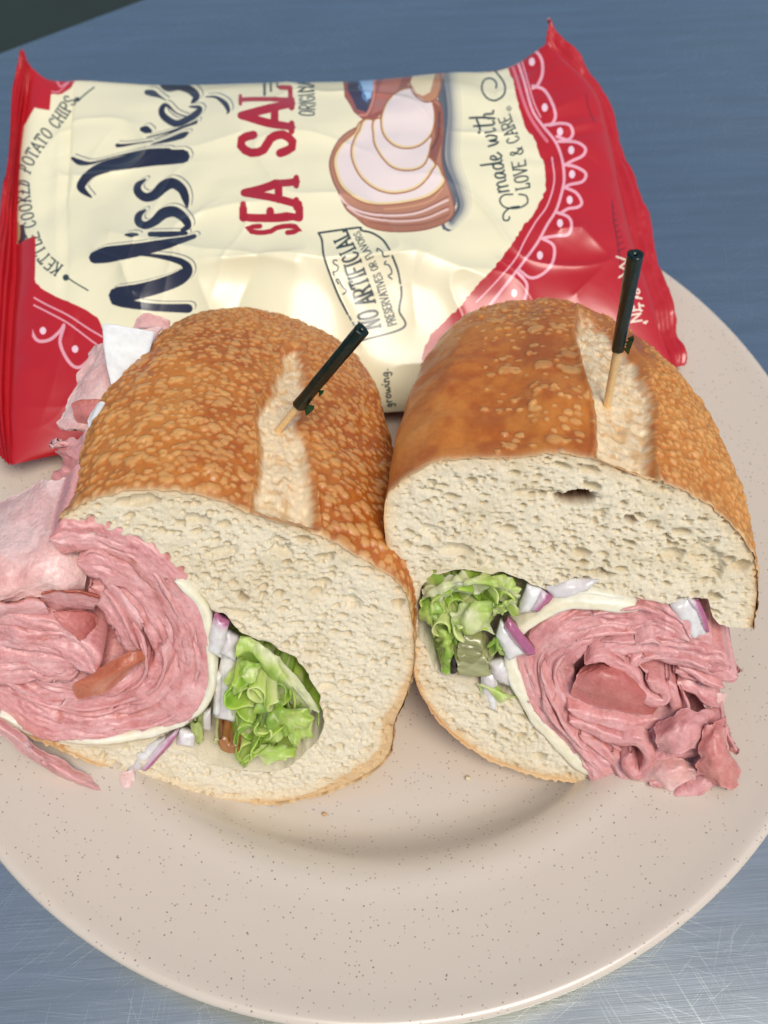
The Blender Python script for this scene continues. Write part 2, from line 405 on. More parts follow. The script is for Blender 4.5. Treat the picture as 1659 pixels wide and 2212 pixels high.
    for (hx, hy, rx, ry, ang, dep, br) in holes:
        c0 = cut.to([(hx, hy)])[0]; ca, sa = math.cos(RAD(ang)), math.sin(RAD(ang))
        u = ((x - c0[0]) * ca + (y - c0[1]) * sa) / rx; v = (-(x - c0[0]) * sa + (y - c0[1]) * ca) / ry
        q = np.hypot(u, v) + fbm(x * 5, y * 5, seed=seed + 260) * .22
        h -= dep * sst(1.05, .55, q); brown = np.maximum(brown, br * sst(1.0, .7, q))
    h *= sst(-.02, .10, np.minimum(ds, dsi * 1.5 + .02)) * .85 + .15
    V = cut.w(np.stack([x, y], 1), h, np.zeros_like(h))
    cc = np.broadcast_to(C_CRUMB, (len(x), 3))
    cc = mixc(cc, lin(214, 198, 162), sst(-.2, .8, fbm(x * 1.3, y * 1.3, seed=seed + 250)) * .5)
    e = ds + fbm(x * 4, y * 4, seed=seed + 251) * .05 - style.get('thick', 0) * sst(.5, 3.0, x) * sst(4.5, 2.5, y) * (.26 + .2 * vn(x * .9, y * .9, seed=seed + 252))
    cc = mixc(cc, lin(206, 160, 100), sst(.13, .01, e) * .85); cc = mixc(cc, lin(226, 200, 156), sst(.45, .1, e) * .45)
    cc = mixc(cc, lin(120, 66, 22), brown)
    # ---- inner wall of the pocket
    ti = np.linspace(0, 1, 40); fi = np.clip(1 - (ti * .6) ** pw[0], 0, 1) ** pw[1]
    rui = c + (inn[:, None, :] - c) * fi[None, :, None]
    Di = np.tile(ti * L * .6, (len(inn), 1)); Ai = np.tile(np.arange(len(inn))[:, None] * .045, (1, 40))
    Pi = cut.w(rui, 0, Di); Pi = Pi + gnormal(Pi) * (fbm(Ai * 3, Di * 3, seed=seed + 270) * .08 * sst(0, .3, Di))[..., None]
    nv = len(V); Fi = gridf(len(inn), 40) + nv
    V = np.vstack([V, Pi.reshape(-1, 3)]); F = np.vstack([F, Fi])
    cc = np.vstack([cc, np.broadcast_to(C_CRUMB * .97, (Pi.shape[0] * 40, 3))])
    obj('crumb', mesh('crumb', V, F, cc), CRUMB, parent)
    return dict(out=out, inn=inn, P=P, px=px, facing=facing)

# ------------------------------------------------------------------ left half
CL = Cut(560, 1738, 0, 34, -4)
left = empty('sandwich_half', on_z(530, 1500, PZ), 'left half of a ham sub with pink ham spilling out at its left side', 'sandwich', 'two cut halves of a ham sub')
l_outer = [(128, 1132), (136, 1112), (160, 1092), (205, 1072), (262, 1058), (330, 1053), (380, 1056), (430, 1064), (495, 1085), (545, 1108), (600, 1120), (650, 1140), (720, 1166), (775, 1196), (815, 1222), (845, 1240), (868, 1262), (884, 1300), (893, 1350), (896, 1410), (888, 1465), (872, 1515), (852, 1560), (846, 1610), (826, 1645), (790, 1672), (740, 1696), (690, 1714), (640, 1725), (590, 1732), (520, 1733), (470, 1730), (420, 1718), (370, 1704), (320, 1692), (260, 1668), (200, 1645), (120, 1610), (50, 1580), (0, 1556)]
l_inner = [(128, 1132), (150, 1142), (180, 1152), (235, 1150), (262, 1160), (290, 1158), (310, 1172), (330, 1188), (352, 1206), (374, 1228), (392, 1256), (412, 1272), (440, 1290), (458, 1316), (490, 1330), (516, 1352), (550, 1378), (590, 1394), (625, 1410), (650, 1440), (668, 1475), (690, 1510), (700, 1545), (690, 1590), (660, 1625), (610, 1655), (550, 1668), (500, 1662), (440, 1645), (400, 1625), (350, 1612), (290, 1612), (200, 1614), (120, 1600), (50, 1572), (0, 1549)]
l_score = [(640, 738), (654, 752), (664, 800), (668, 860), (655, 905), (662, 950), (672, 1000), (680, 1060), (690, 1150), (655, 1142), (600, 1125), (540, 1108), (548, 1050), (556, 1000), (553, 950), (548, 905), (556, 868), (585, 830), (600, 790), (612, 752)]
def lowz(z0, z1):
    return lambda X, Y, A, D, P: sst(z1, z0, P[..., 2] + fbm(A * 2, D * 2, seed=5) * .3) * .8
st_l = dict(thick=1.0, layers=[
        (.42, .72, .04, lambda X, Y, A, D: .75 + 0 * X, 1.0),
        (.26, .75, .038, lambda X, Y, A, D: .9 + 0 * X, 1.1),
        (.62, .7, .05, lambda X, Y, A, D: .12 + 0 * X, .75)],
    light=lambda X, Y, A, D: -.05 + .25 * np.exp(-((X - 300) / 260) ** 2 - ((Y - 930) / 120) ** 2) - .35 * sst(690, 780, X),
    bl=.62, bottom=lowz(1.2, 3.0))
bl = bread(CL, l_outer, l_inner, 10.9, (595, 1480), (1.9, .5), l_score, st_l,
    [(300, 1082, .55, .16, 5, .28, 0), (525, 1292, .14, .1, 0, .3, .3), (610, 1190, .3, .14, -20, .2, 0), (760, 1300, .25, .2, 0, .15, 0), (480, 1190, .5, .12, 10, .12, 0)], left, 11)

CR = Cut(1240, 1722, -4, 34, -4)
right = empty('sandwich_half', on_z(1240, 1500, PZ), 'right half of a ham sub, lettuce at its left, ham spilling at lower right', 'sandwich', 'two cut halves of a ham sub')
r_outer = [(1626, 1356), (1632, 1310), (1636, 1260), (1630, 1210), (1612, 1168), (1580, 1130), (1540, 1095), (1490, 1062), (1440, 1040), (1400, 1030), (1345, 1012), (1300, 995), (1240, 978), (1180, 974), (1120, 985), (1060, 985), (1010, 986), (950, 990), (905, 1008), (865, 1035), (838, 1062), (830, 1100), (832, 1150), (842, 1200), (858, 1250), (872, 1300), (885, 1350), (893, 1400), (895, 1450), (905, 1485), (925, 1520), (960, 1565), (1000, 1600), (1045, 1630), (1100, 1654), (1160, 1672), (1230, 1684), (1300, 1696), (1366, 1704)]
r_inner = [(1626, 1356), (1600, 1354), (1578, 1350), (1562, 1345), (1545, 1340), (1532, 1332), (1525, 1305), (1515, 1294), (1490, 1292), (1470, 1308), (1440, 1310), (1405, 1302), (1378, 1296), (1340, 1284), (1290, 1272), (1240, 1268), (1190, 1272), (1150, 1264), (1120, 1252), (1080, 1240), (1040, 1230), (990, 1232), (950, 1242), (920, 1255), (903, 1275), (903, 1330), (905, 1360), (925, 1400), (945, 1450), (990, 1478), (1040, 1500), (1070, 1515), (1110, 1510), (1150, 1560), (1200, 1612), (1240, 1645), (1290, 1676), (1330, 1690), (1366, 1704)]
r_score = [(1248, 664), (1262, 672), (1300, 690), (1330, 720), (1360, 750), (1395, 800), (1410, 850), (1420, 900), (1416, 950), (1412, 1000), (1425, 1045), (1370, 1030), (1320, 1008), (1280, 990), (1286, 950), (1282, 900), (1272, 840), (1254, 780), (1238, 720)]
st_r = dict(layers=[
        (.72, .75, .03, lambda X, Y, A, D: .5 * sst(1030, 1120, X) * sst(1290, 1240, X) * sst(1000, 930, Y), .72),
        (.36, .75, .025, lambda X, Y, A, D: .5 * sst(1000, 1120, X) * sst(1290, 1240, X) * sst(990, 940, Y) + .6 * sst(740, 700, Y), .8),
        (.27, .75, .05, lambda X, Y, A, D: .95 * sst(1380, 1430, X) + .15 * sst(980, 1100, X), 1.05),
        (.18, .8, .03, lambda X, Y, A, D: .7 * sst(1380, 1430, X), 1.05)],
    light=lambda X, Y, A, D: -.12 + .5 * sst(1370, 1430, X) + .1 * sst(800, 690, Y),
    bl=.62, bottom=lambda X, Y, A, D, P: sst(2.6, 1.0, P[..., 2] + fbm(A * 2, D * 2, seed=6) * .3) * .8)
br = bread(CR, r_outer, r_inner, 10.6, (1230, 1480), (1.9, .5), r_score, st_r,
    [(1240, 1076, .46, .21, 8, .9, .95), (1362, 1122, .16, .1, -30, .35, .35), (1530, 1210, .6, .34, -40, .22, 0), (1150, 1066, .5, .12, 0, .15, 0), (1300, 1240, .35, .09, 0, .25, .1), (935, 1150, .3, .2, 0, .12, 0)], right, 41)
# ------------------------------------------------------------------ fillings
HAM = mat('ham_meat', rough=.36, sss=.3, rad=(1, .5, .4), sc=.002, spec=.5, coat=.3, coatr=.2, bump=.9, bscale=1000, bdist=.0004)
CHEESE = mat('cheese', rough=.38, sss=.4, rad=(1, .85, .55), sc=.003, spec=.45, bump=.15, bscale=500)
LEAF = mat('lettuce_leaf', rough=.4, sss=.6, rad=(.7, 1, .3), sc=.003, spec=.45, coat=.1, bump=.3, bscale=600)
ONION = mat('onion_flesh', rough=.22, sss=.7, rad=(1, .9, .9), sc=.003, spec=.55, coat=.3, coatr=.12, bump=.15, bscale=500)
RELISH = mat('pickle_flesh', rough=.22, sss=.4, rad=(.8, 1, .4), sc=.002, spec=.6, coat=.4, coatr=.1, bump=.3, bscale=600)

def at(cut, p):               # (x, y, depth behind the cut) -> world
    P = np.empty((len(p), 3))
    for i, q in enumerate(p):
        P[i] = on_plane([q[:2]], cut.O + cut.A * (q[2] if len(q) > 2 else 0), cut.N)[0]
    return P

def ribbon(name, m, cut, pts, width, parent, colf, depth=1.2, off=0.0, amp=.12, stri=.03, seed=0, lean=(0, 0), taper=.3, wob=.04, cut_in=0.0, kind=None, step=.045, lead=0.0, cracks=0):
    """a slice seen on its cut edge: runs along pts in the cut plane, is `width` thick and goes `depth` back"""
    c = cat(cut.to(pts), step); n = len(c); s = np.arange(n) * step
    tg = np.gradient(c, axis=0); tg /= np.linalg.norm(tg, axis=1)[:, None] + 1e-9; nn = np.stack([-tg[:, 1], tg[:, 0]], 1)
    c = c + nn * (fbm(s * 1.1, s * 0 + .5, seed=seed, oc=3) * wob)[:, None]
    ends = np.minimum(sst(0, taper, s + .02), sst(0, taper, s[-1] - s + .02)) if taper > 0 else np.ones(n)
    wd = width * (1 + .25 * fbm(s * 1.5, s * 0, seed=seed + 1, oc=3)) * (.25 + .75 * ends)
    nc = max(5, int(width / .035)); q = np.linspace(-1, 1, nc)
    front = off + fbm(s * .9, s * 0 + 2.1, seed=seed + 2, oc=2) * amp - cut_in * .7 * sst(.0, 1.0, fbm(s * .8, s * 0 + 7, seed=seed + 3, oc=3))
    rows = []
    back = [1.0, .55, .2, .05]
    def col_ring(qq, ii, dfront):   # one column of points at offset qq * width/2
        return c + nn * (wd / 2 * qq)[:, None]
    Q = []; Dp = []
    for b in back: Q.append(-1.0); Dp.append(b * depth)
    for k in q: Q.append(k); Dp.append(0)
    for b in back[::-1]: Q.append(1.0); Dp.append(b * depth)
    Q = np.array(Q); Dp = np.array(Dp)
    SS = np.tile(s[:, None], (1, len(Q))); QQ = np.tile(Q, (n, 1))
    ru = c[:, None, :] + nn[:, None, :] * (wd[:, None] / 2 * QQ)[..., None]
    isf = (Dp == 0)
    nofs = np.where(isf[None], front[:, None] + (1 - QQ ** 6) * min(.05, width * .2) + fbm(SS * 1.3, QQ * width * 11, seed=seed + 4, oc=3) * stri * .6 + fbm(SS * 4, QQ * width * 5, seed=seed + 6, oc=4) * stri * 1.0, front[:, None] * .9)
    nofs = nofs + lead * QQ
    if cracks:
        ph = QQ * width * .5 * cracks + fbm(SS * .5, QQ * width, seed=seed + 8, oc=3) * 1.1; fr = np.abs(ph - np.round(ph)) / cracks
        gt = sst(.05, .45, fbm(SS * .9 + np.round(ph) * 5.3, np.round(ph) * 2.7, seed=seed + 9, oc=3))
        nofs = nofs - isf[None] * gt * np.exp(-(fr / .022) ** 2) * .13 + isf[None] * (hsh(np.round(ph), np.round(ph) * 0 + seed) - .5) * .035
    P = cut.w(ru, nofs, np.tile(Dp, (n, 1)))
    P = P + (np.tile(Dp, (n, 1)))[..., None] * (lean[0] * cut.R + lean[1] * cut.U)
    # ragged side walls
    P = P + cut.R * (fbm(SS * 2.5, np.tile(Dp, (n, 1)) * 2.5 + QQ, seed=seed + 5) * .05 * (~isf)[None])[..., None]
    col = colf(SS / max(s[-1], .01), QQ, np.tile(Dp, (n, 1)), SS, seed)
    V = P.reshape(-1, 3); F = gridf(n, len(Q))
    # end caps
    k = len(Q); caps = []
    for row in (0, n - 1):
        idx = np.arange(k) + row * k; h_ = k // 2
        for i in range(h_ - 1 if k % 2 == 0 else h_):
            a_, b_ = idx[i], idx[i + 1]; c_, d_ = idx[k - 2 - i], idx[k - 1 - i]
            if b_ != c_: caps.append((a_, b_, c_, d_) if row else (d_, c_, b_, a_))
    F = np.vstack([F, np.array(caps)])
    return obj(name, mesh(name, V, F, col.reshape(-1, 3)), m, parent, kind=kind)

def sheet(name, m, cut, rows, parent, colf, thick=.10, amp=.06, freq=1.2, ragged=.08, seed=0, fine=.012, step=.06, ruffle=0, label=None):
    """a draped slice through a net of (x, y, depth) control points; closed, with thickness"""
    G = np.array([at(cut, r) for r in rows])                       # a x b x 3
    def resample(G, axis):
        G = np.moveaxis(G, axis, 0); ln = np.mean(np.linalg.norm(np.diff(G, axis=0), axis=-1).sum(0)); k = max(4, int(ln / step)); n = len(G)
        Q = np.concatenate([(2 * G[:1] - G[1:2]), G, (2 * G[-1:] - G[-2:-1])]); t = np.linspace(0, n - 1 - 1e-6, k); i = t.astype(int); f = (t - i)[:, None, None]
        a, b, c, d = Q[i], Q[i + 1], Q[i + 2], Q[i + 3]
        r = .5 * (2 * b + (c - a) * f + (2 * a - 5 * b + 4 * c - d) * f ** 2 + (3 * b - a - 3 * c + d) * f ** 3)
        return np.moveaxis(r, 0, axis)
    P = resample(resample(G, 0), 1); a, b = P.shape[:2]
    U, W = np.meshgrid(np.linspace(0, 1, a), np.linspace(0, 1, b), indexing='ij')
    SU, SW = U * a * step, W * b * step
    # ragged outline: pull the border inwards along the surface
    Pc = P.copy()
    for axis, Z, other, sd_ in ((0, U, SW, 1), (1, W, SU, 2)):
        g = np.gradient(Pc, axis=axis); g /= np.linalg.norm(g, axis=-1, keepdims=True) + 1e-9
        L = (a if axis == 0 else b) * step
        for side in (0, 1):
            e = Z if side == 0 else 1 - Z
            k = np.clip(1 - e * L / .5, 0, 1) * (fbm(other * 2.2, other * 0 + sd_ + side * 9, seed=seed + sd_) * .5 + .3) * ragged * 2
            k = k + np.clip(1 - e * L / .2, 0, 1) * fbm(other * 8, other * 0 + 5, seed=seed + sd_ + 4) * ragged * .22
            P = P + g * (k * (1 if side == 0 else -1))[..., None]
    N = gnormal(P)
    if (N[a // 2, b // 2] @ (CAM - P[a // 2, b // 2])) < 0: N = -N; flip = True
    else: flip = False
    dsp = fbm(SU * freq, SW * freq, seed=seed + 10) * amp + fbm(SU * 7, SW * 7, seed=seed + 11) * fine
    if ruffle:
        e = np.minimum(np.minimum(U, 1 - U) * a, np.minimum(W, 1 - W) * b) * step
        dsp = dsp + ruffle * np.exp(-e / .35) * np.sin(SU * 9 + SW * 8 + 4 * vn(SU * 1.5, SW * 1.5, seed=seed + 12))
    P = P + N * dsp[..., None]; N = gnormal(P)
    if flip: N = -N
    e = np.minimum(np.minimum(U, 1 - U) * a, np.minimum(W, 1 - W) * b)
    th = thick * (.25 + .75 * sst(-.5, 1.5, e)) * (1 + .3 * fbm(SU * 3, SW * 3, seed=seed + 13))
    Bk = P - N * th[..., None]
    col = colf(U, W, SU, SW, seed)
    n = a * b; F = gridf(a, b); F2 = gridf(a, b)[:, ::-1] + n
    if not flip: pass
    else: F, F2 = F[:, ::-1], F2[:, ::-1]
    bd = np.r_[np.arange(b), np.arange(1, a) * b + b - 1, (a - 1) * b + np.arange(b - 2, -1, -1), np.arange(a - 2, 0, -1) * b]
    nx = np.roll(bd, -1); SD = np.stack([bd, bd + n, nx + n, nx], 1)
    if flip: SD = SD[:, ::-1]
    V = np.vstack([P.reshape(-1, 3), Bk.reshape(-1, 3)]); C = col.reshape(-1, 3)
    return obj(name, mesh(name, V, np.vstack([F, F2, SD]), np.vstack([C, C])), m, parent, label)

# colours
HP, HL, HD, HR = lin(222, 160, 156), lin(234, 184, 180), lin(206, 136, 132), lin(194, 106, 84)
def ham_c(shift=0.0, edge=0.0):
    def f(t, q, d, s, seed):
        a = fbm(s * 2.2, q * 1.6 + seed, seed=seed + 50, oc=4); b = fbm(s * 7, q * 5, seed=seed + 51, oc=3)
        c = mixc(mixc(np.broadcast_to(HD, s.shape + (3,)), HP, sst(-.9, -.05, a + b * .5 + shift)), HL, sst(.05, 1.2, a + b * .7 + shift) * .8)
        if edge: c = mixc(c, HR, sst(.3, 1, q * np.sign(edge)) * abs(edge) * sst(-.3, .5, vn(s * .8, s * 0, seed=seed)))
        return mixc(c, HR, sst(.75, 1.0, fbm(s * 2.5, q * 2 + 9, seed=seed + 52)) * .7)
    return f
def ham_s(shift=0.0, edge=0.0, base=None):
    def f(U, W, su, sw, seed):
        a = fbm(su * .9, sw * .9, seed=seed + 50, oc=4); b = fbm(su * 5, sw * 5, seed=seed + 51, oc=3)
        lo, mi, hi = (HD, HP, HL) if base is None else base
        c = mixc(mixc(np.broadcast_to(lo, U.shape + (3,)), mi, sst(-.9, 0, a + b * .3 + shift)), hi, sst(.0, .9, a + b * .4 + shift))
        if edge: c = mixc(c, HR, sst(.16, .0, U) * edge)
        return c
    return f
PALEH = (lin(224, 164, 156), lin(235, 186, 177), lin(243, 206, 197))
REDH = (lin(190, 106, 98), lin(206, 126, 118), lin(222, 150, 142))
BRNH = (lin(176, 92, 60), lin(196, 112, 80), lin(214, 140, 112))
def flat_c(c0, c1=None, fr=1.5):
    c1 = c0 if c1 is None else c1
    return lambda t, q, d, s, seed: mixc(np.broadcast_to(c0, s.shape + (3,)), c1, sst(-.5, .6, fbm(s * fr, q * fr + seed, seed=seed)))
CH0, CH1 = lin(240, 230, 196), lin(246, 240, 216)
cheese_c = flat_c(CH0, CH1)
def onion_c(side=1, amt=1.0):
    return lambda t, q, d, s, seed: mixc(mixc(np.broadcast_to(lin(226, 218, 222), s.shape + (3,)), lin(240, 236, 240), sst(-.4, .5, fbm(s * 3, q * 1.5, seed=seed))), lin(168, 78, 128), sst(.45, .72, q * side) * amt)
def leaf_c(shift=0.0):
    def f(t, q, d, s, seed):
        a = fbm(s * 1.3, q * .6 + seed * .37, seed=seed + 3, oc=3) + shift; v = np.abs(vn(s * 4, q * 3 + d * 2, seed=seed + 4))
        c = mixc(mixc(np.broadcast_to(lin(128, 166, 52), s.shape + (3,)), lin(172, 204, 86), sst(-.7, .0, a)), lin(214, 226, 150), sst(.0, .8, a))
        return mixc(c, lin(222, 234, 170), sst(.12, .02, v) * .5)
    return f
def leaf_s(shift=0.0):
    def f(U, W, su, sw, seed):
        a = fbm(su * 1.0, sw * 1.0, seed=seed + 3, oc=3) + shift
        c = mixc(mixc(np.broadcast_to(lin(132, 170, 60), U.shape + (3,)), lin(176, 206, 98), sst(-.7, .0, a)), lin(216, 228, 164), sst(.0, .8, a))
        v = np.abs(vn(su * 2.5, sw * 2.5, seed=seed + 4)); v2 = np.abs(vn(su * 6, sw * 6, seed=seed + 5))
        return mixc(c, lin(224, 236, 176), np.maximum(sst(.09, .02, v), sst(.10, .02, v2) * .5) * .6)
    return f
def backing(name, m, cut, poly, dep, parent, colf, seed=0, step=.07, amp=.15):
    """bulk of a filling behind its front slices"""
    pl = cat(np.vstack([cut.to(poly)]), .1, True); lo_, hi_ = pl.min(0) - .1, pl.max(0) + .1
    gx = np.arange(lo_[0], hi_[0], step); gy = np.arange(lo_[1], hi_[1], step); GX, GY = np.meshgrid(gx, gy, indexing='ij')
    I = inside(pl, GX + step / 2, GY + step / 2)[:-1, :-1]; ii, jj = np.nonzero(I); m_ = len(gy)
    F = np.stack([ii * m_ + jj, (ii + 1) * m_ + jj, (ii + 1) * m_ + jj + 1, ii * m_ + jj + 1], -1)
    used = np.unique(F); mp = np.full(GX.size, -1); mp[used] = np.arange(len(used)); F = mp[F]; x, y = GX.ravel()[used], GY.ravel()[used]
    h = fbm(x * 1.5, y * 1.5, seed=seed) * amp + fbm(x * 5, y * 5, seed=seed + 1) * amp * .4
    V = cut.w(np.stack([x, y], 1), h, np.full(len(x), dep))
    return obj(name, mesh(name, V, F, colf(x * .1, y, x * 0, x, seed)), m, parent)
def leafbunch(cut, poly, n, parent, seed, depth=1.1, off=.0):
    """curly lettuce shreds filling a traced region"""
    rnd = random.Random(seed); P = np.array(poly, float); lo_, hi_ = P.min(0), P.max(0); k = 0
    while k < n:
        x, y = rnd.uniform(lo_[0], hi_[0]), rnd.uniform(lo_[1], hi_[1])
        if not inside(P, np.array([x]), np.array([y]))[0]: continue
        a = rnd.uniform(0, 6.28); pts = [(x, y)]; L = rnd.uniform(14, 24); cur = rnd.uniform(-.5, .5); ok = True
        for i in range(rnd.randint(4, 7)):
            cur += rnd.uniform(-.75, .75); cur = max(-1.2, min(1.2, cur)); a += cur
            for _ in range(12):
                nx_, ny_ = pts[-1][0] + L * math.cos(a), pts[-1][1] + L * math.sin(a)
                if inside(P, np.array([nx_]), np.array([ny_]))[0]: break
                a += .6
            pts.append((nx_, ny_))
        ribbon('lettuce_shred', LEAF, cut, pts, rnd.uniform(.035, .065), parent, leaf_c(rnd.uniform(-.5, .5)), depth=depth * rnd.uniform(.6, 1.2), off=off + rnd.uniform(-.45, .3), amp=.35, stri=.02, seed=seed * 50 + k, lean=(rnd.uniform(-.55, .55), rnd.uniform(-.6, .35)), taper=.1, wob=.03, step=.035)
        k += 1

def chunk(name, m, cut, poly, thick, parent, colf, off=0.0, dep=0.0, tilt=(0, 0), seed=0, rnd=.09, rough=.016, kind=None, label=None, step=.045):
    """a cut piece: traced outline, rounded edges, its own thickness and tilt"""
    pl = cut.to(poly); c0 = pl.mean(0); lo_, hi_ = pl.min(0) - .1, pl.max(0) + .1
    gx = np.arange(lo_[0], hi_[0], step); gy = np.arange(lo_[1], hi_[1], step); GX, GY = np.meshgrid(gx, gy, indexing='ij')
    I = inside(pl, GX + step / 2, GY + step / 2)[:-1, :-1]; ii, jj = np.nonzero(I); m_ = len(gy)
    F = np.stack([ii * m_ + jj, (ii + 1) * m_ + jj, (ii + 1) * m_ + jj + 1, ii * m_ + jj + 1], -1)
    cnt = np.bincount(F.ravel(), minlength=GX.size); used = np.nonzero(cnt)[0]; mp = np.full(GX.size, -1); mp[used] = np.arange(len(used)); F = mp[F]
    x, y = GX.ravel()[used].copy(), GY.ravel()[used].copy(); bd = cnt[used] < 4
    _, bx, by = near(pl, x[bd], y[bd]); x[bd] = bx; y[bd] = by
    ds = near(pl, x, y)[0]; h = off + tilt[0] * (x - c0[0]) + tilt[1] * (y - c0[1]) - rnd * sst(rnd * 1.4, 0, ds) + fbm(x * 3, y * 3, seed=seed) * rough * 2 + fbm(x * 9, y * 9, seed=seed + 1) * rough
    ru = np.stack([x, y], 1); V1 = cut.w(ru, h, np.full(len(x), dep)); V2 = V1 - cut.N * thick + (cut.w(ru, 0, 0 * h) - cut.w(ru, 0, 0 * h))
    E = np.concatenate([F[:, [0, 1]], F[:, [1, 2]], F[:, [2, 3]], F[:, [3, 0]]]); k = np.sort(E, 1); _, iv, ct_ = np.unique(k, axis=0, return_index=True, return_counts=True); E = E[iv[ct_ == 1]]; n = len(x)
    SD = np.stack([E[:, 1], E[:, 0], E[:, 0] + n, E[:, 1] + n], 1)
    c = colf(x, y, seed); return obj(name, mesh(name, np.vstack([V1, V2]), np.vstack([F, F[:, ::-1] + n, SD]), np.vstack([c, c])), m, parent, label, kind=kind)
def onion_chunk(cut, poly, purple=None, pw_=.12, **k):
    """purple: the traced edge that carries the red skin"""
    pr_ = None if purple is None else cut.to(purple)
    def cf(x, y, seed):
        c = mixc(np.broadcast_to(lin(222, 214, 210), (len(x), 3)), lin(238, 234, 228), sst(-.4, .5, fbm(x * 2.5, y * 2.5, seed=seed)))
        if pr_ is not None:
            d = near(pr_, x, y, False)[0]; c = mixc(c, lin(172, 98, 132), sst(pw_, pw_ * .45, d)); c = mixc(c, lin(206, 160, 186), np.exp(-((d - pw_ * 1.1) / .05) ** 2) * .6)
        return c
    return chunk('onion_piece', ONION, cut, poly, .28, k.pop('parent'), cf, **k)

def thin_layers(cut, arcs, n, parent, seed, lo=.08, hi=.22):
    """single thin slices standing a little proud of the stack, each a stretch of one of the fold lines"""
    rnd = random.Random(seed)
    for k in range(n):
        p = cat(np.array(rnd.choice(arcs), float), 8.0); m = len(p); L = rnd.randint(max(5, m // 6), max(6, m // 2)); i = rnd.randint(0, max(0, m - L)); q = p[i:i + L]
        d = np.gradient(q, axis=0); d /= np.linalg.norm(d, axis=1)[:, None] + 1e-9; nn = np.stack([-d[:, 1], d[:, 0]], 1)
        q = q + nn * (rnd.uniform(-24, 24) + 5 * np.sin(np.linspace(0, rnd.uniform(2, 7), len(q)) + rnd.uniform(0, 6)))[:, None]
        ribbon('ham_slice', HAM, cut, [tuple(z) for z in q[::3]] + [tuple(q[-1])], rnd.uniform(.07, .13), parent, ham_c(rnd.uniform(-.3, .5)), depth=.5, off=rnd.uniform(lo, hi), amp=.12, stri=.03, seed=seed * 97 + k, lean=(rnd.uniform(-.5, .5), rnd.uniform(-.5, .3)), taper=.35, wob=.05)
# ------------------------------------------------------------------ left half: what is in it
T = left
backing('ham_stack', HAM, CL, c3([(-90, 760), (60, 700), (200, 620), (280, 400), (420, 400), (560, 450), (690, 600), (780, 760), (780, 930), (700, 1060), (500, 1150), (200, 1150), (40, 1080), (-90, 1000)]), .75, T, ham_c(-.5), 3)
lh = [
 ([(200, 400), (330, 410), (420, 425), (520, 460), (610, 535), (670, 625), (722, 720), (745, 810), (752, 900), (730, 1000), (680, 1062), (600, 1108), (480, 1132), (330, 1138), (180, 1118), (80, 1068), (-20, 1000)], .85, .02, 4.2),
 ([(300, 500), (400, 520), (480, 580), (550, 650), (602, 735), (640, 815), (652, 890), (628, 955), (570, 1005), (470, 1038), (370, 1052), (250, 1048), (140, 1020), (50, 970), (-60, 910)], .82, .0, 4.0),
 ([(345, 600), (410, 670), (465, 745), (510, 820), (530, 880), (510, 930), (440, 960), (340, 968), (220, 960), (100, 920)], .62, -.06, 4.0),
 ([(-80, 870), (40, 880), (150, 880), (240, 880), (320, 880)], 1.0, .16, 3.6),
 ([(-80, 775), (60, 775), (170, 790), (270, 820), (345, 860), (385, 905)], .62, .22, 4.0),
 ([(-80, 712), (60, 712), (150, 725), (250, 755), (320, 795)], .36, .12, 3.0),
]
for i, (p, wd, of, ck) in enumerate(lh):
    ribbon('ham_slice', HAM, CL, c3(p), wd, T, ham_c([.1, -.1, 0, .15, .1, 0][i], edge=(-.5 if i == 0 else 0)), depth=1.6, off=of, amp=.10, stri=.028, seed=300 + i * 11, cut_in=.12, wob=.05, cracks=ck)
thin_layers(CL, [c3(p) for p, *_ in lh[:5]], 16, T, 17, .02, .16)
# draped and folded slices
sheet('ham_slice', HAM, CL, [c3(r) for r in [
  [(-110, 330, 2.6), (20, 262, 2.4), (120, 200, 2.2), (190, 178, 2.1), (270, 170, 2.1)],
  [(-110, 430, 1.2), (20, 375, 1.0), (130, 340, .9), (215, 310, .9), (300, 300, 1.1)],
  [(-110, 540, .1), (20, 500, -.1), (130, 470, -.1), (225, 450, .1), (320, 430, .7)],
  [(-110, 640, -.3), (20, 610, -.5), (130, 590, -.5), (235, 580, -.3), (330, 560, .3)],
  [(-110, 675, -.1), (20, 660, -.3), (130, 655, -.3), (240, 640, 0), (330, 620, .5)]]], T, ham_s(.3, base=PALEH), thick=.16, amp=.16, freq=.7, ragged=.1, seed=501, fine=.012)
sheet('ham_slice', HAM, CL, [c3(r) for r in [
  [(140, 628, -.25), (220, 615, -.35), (310, 620, -.3), (395, 650, -.1)],
  [(150, 650, .0), (230, 655, -.1), (310, 665, 0), (375, 675, .2)],
  [(160, 672, .4), (240, 690, .3), (310, 690, .4), (370, 690, .5)]]], T, ham_s(0, edge=1), thick=.12, amp=.06, seed=511, ragged=.07)
sheet('ham_slice', HAM, CL, [c3(r) for r in [
  [(190, 690, -.25), (250, 690, -.2), (320, 690, 0), (375, 700, .3)],
  [(225, 735, -.3), (290, 745, -.2), (350, 760, .1), (395, 790, .5)],
  [(300, 800, -.2), (345, 820, 0), (385, 835, .4), (415, 870, .6)],
  [(360, 880, .1), (380, 885, .3), (400, 880, .5), (415, 885, .8)]]], T, ham_s(-.2, base=REDH), thick=.12, amp=.05, seed=521, ragged=.06)
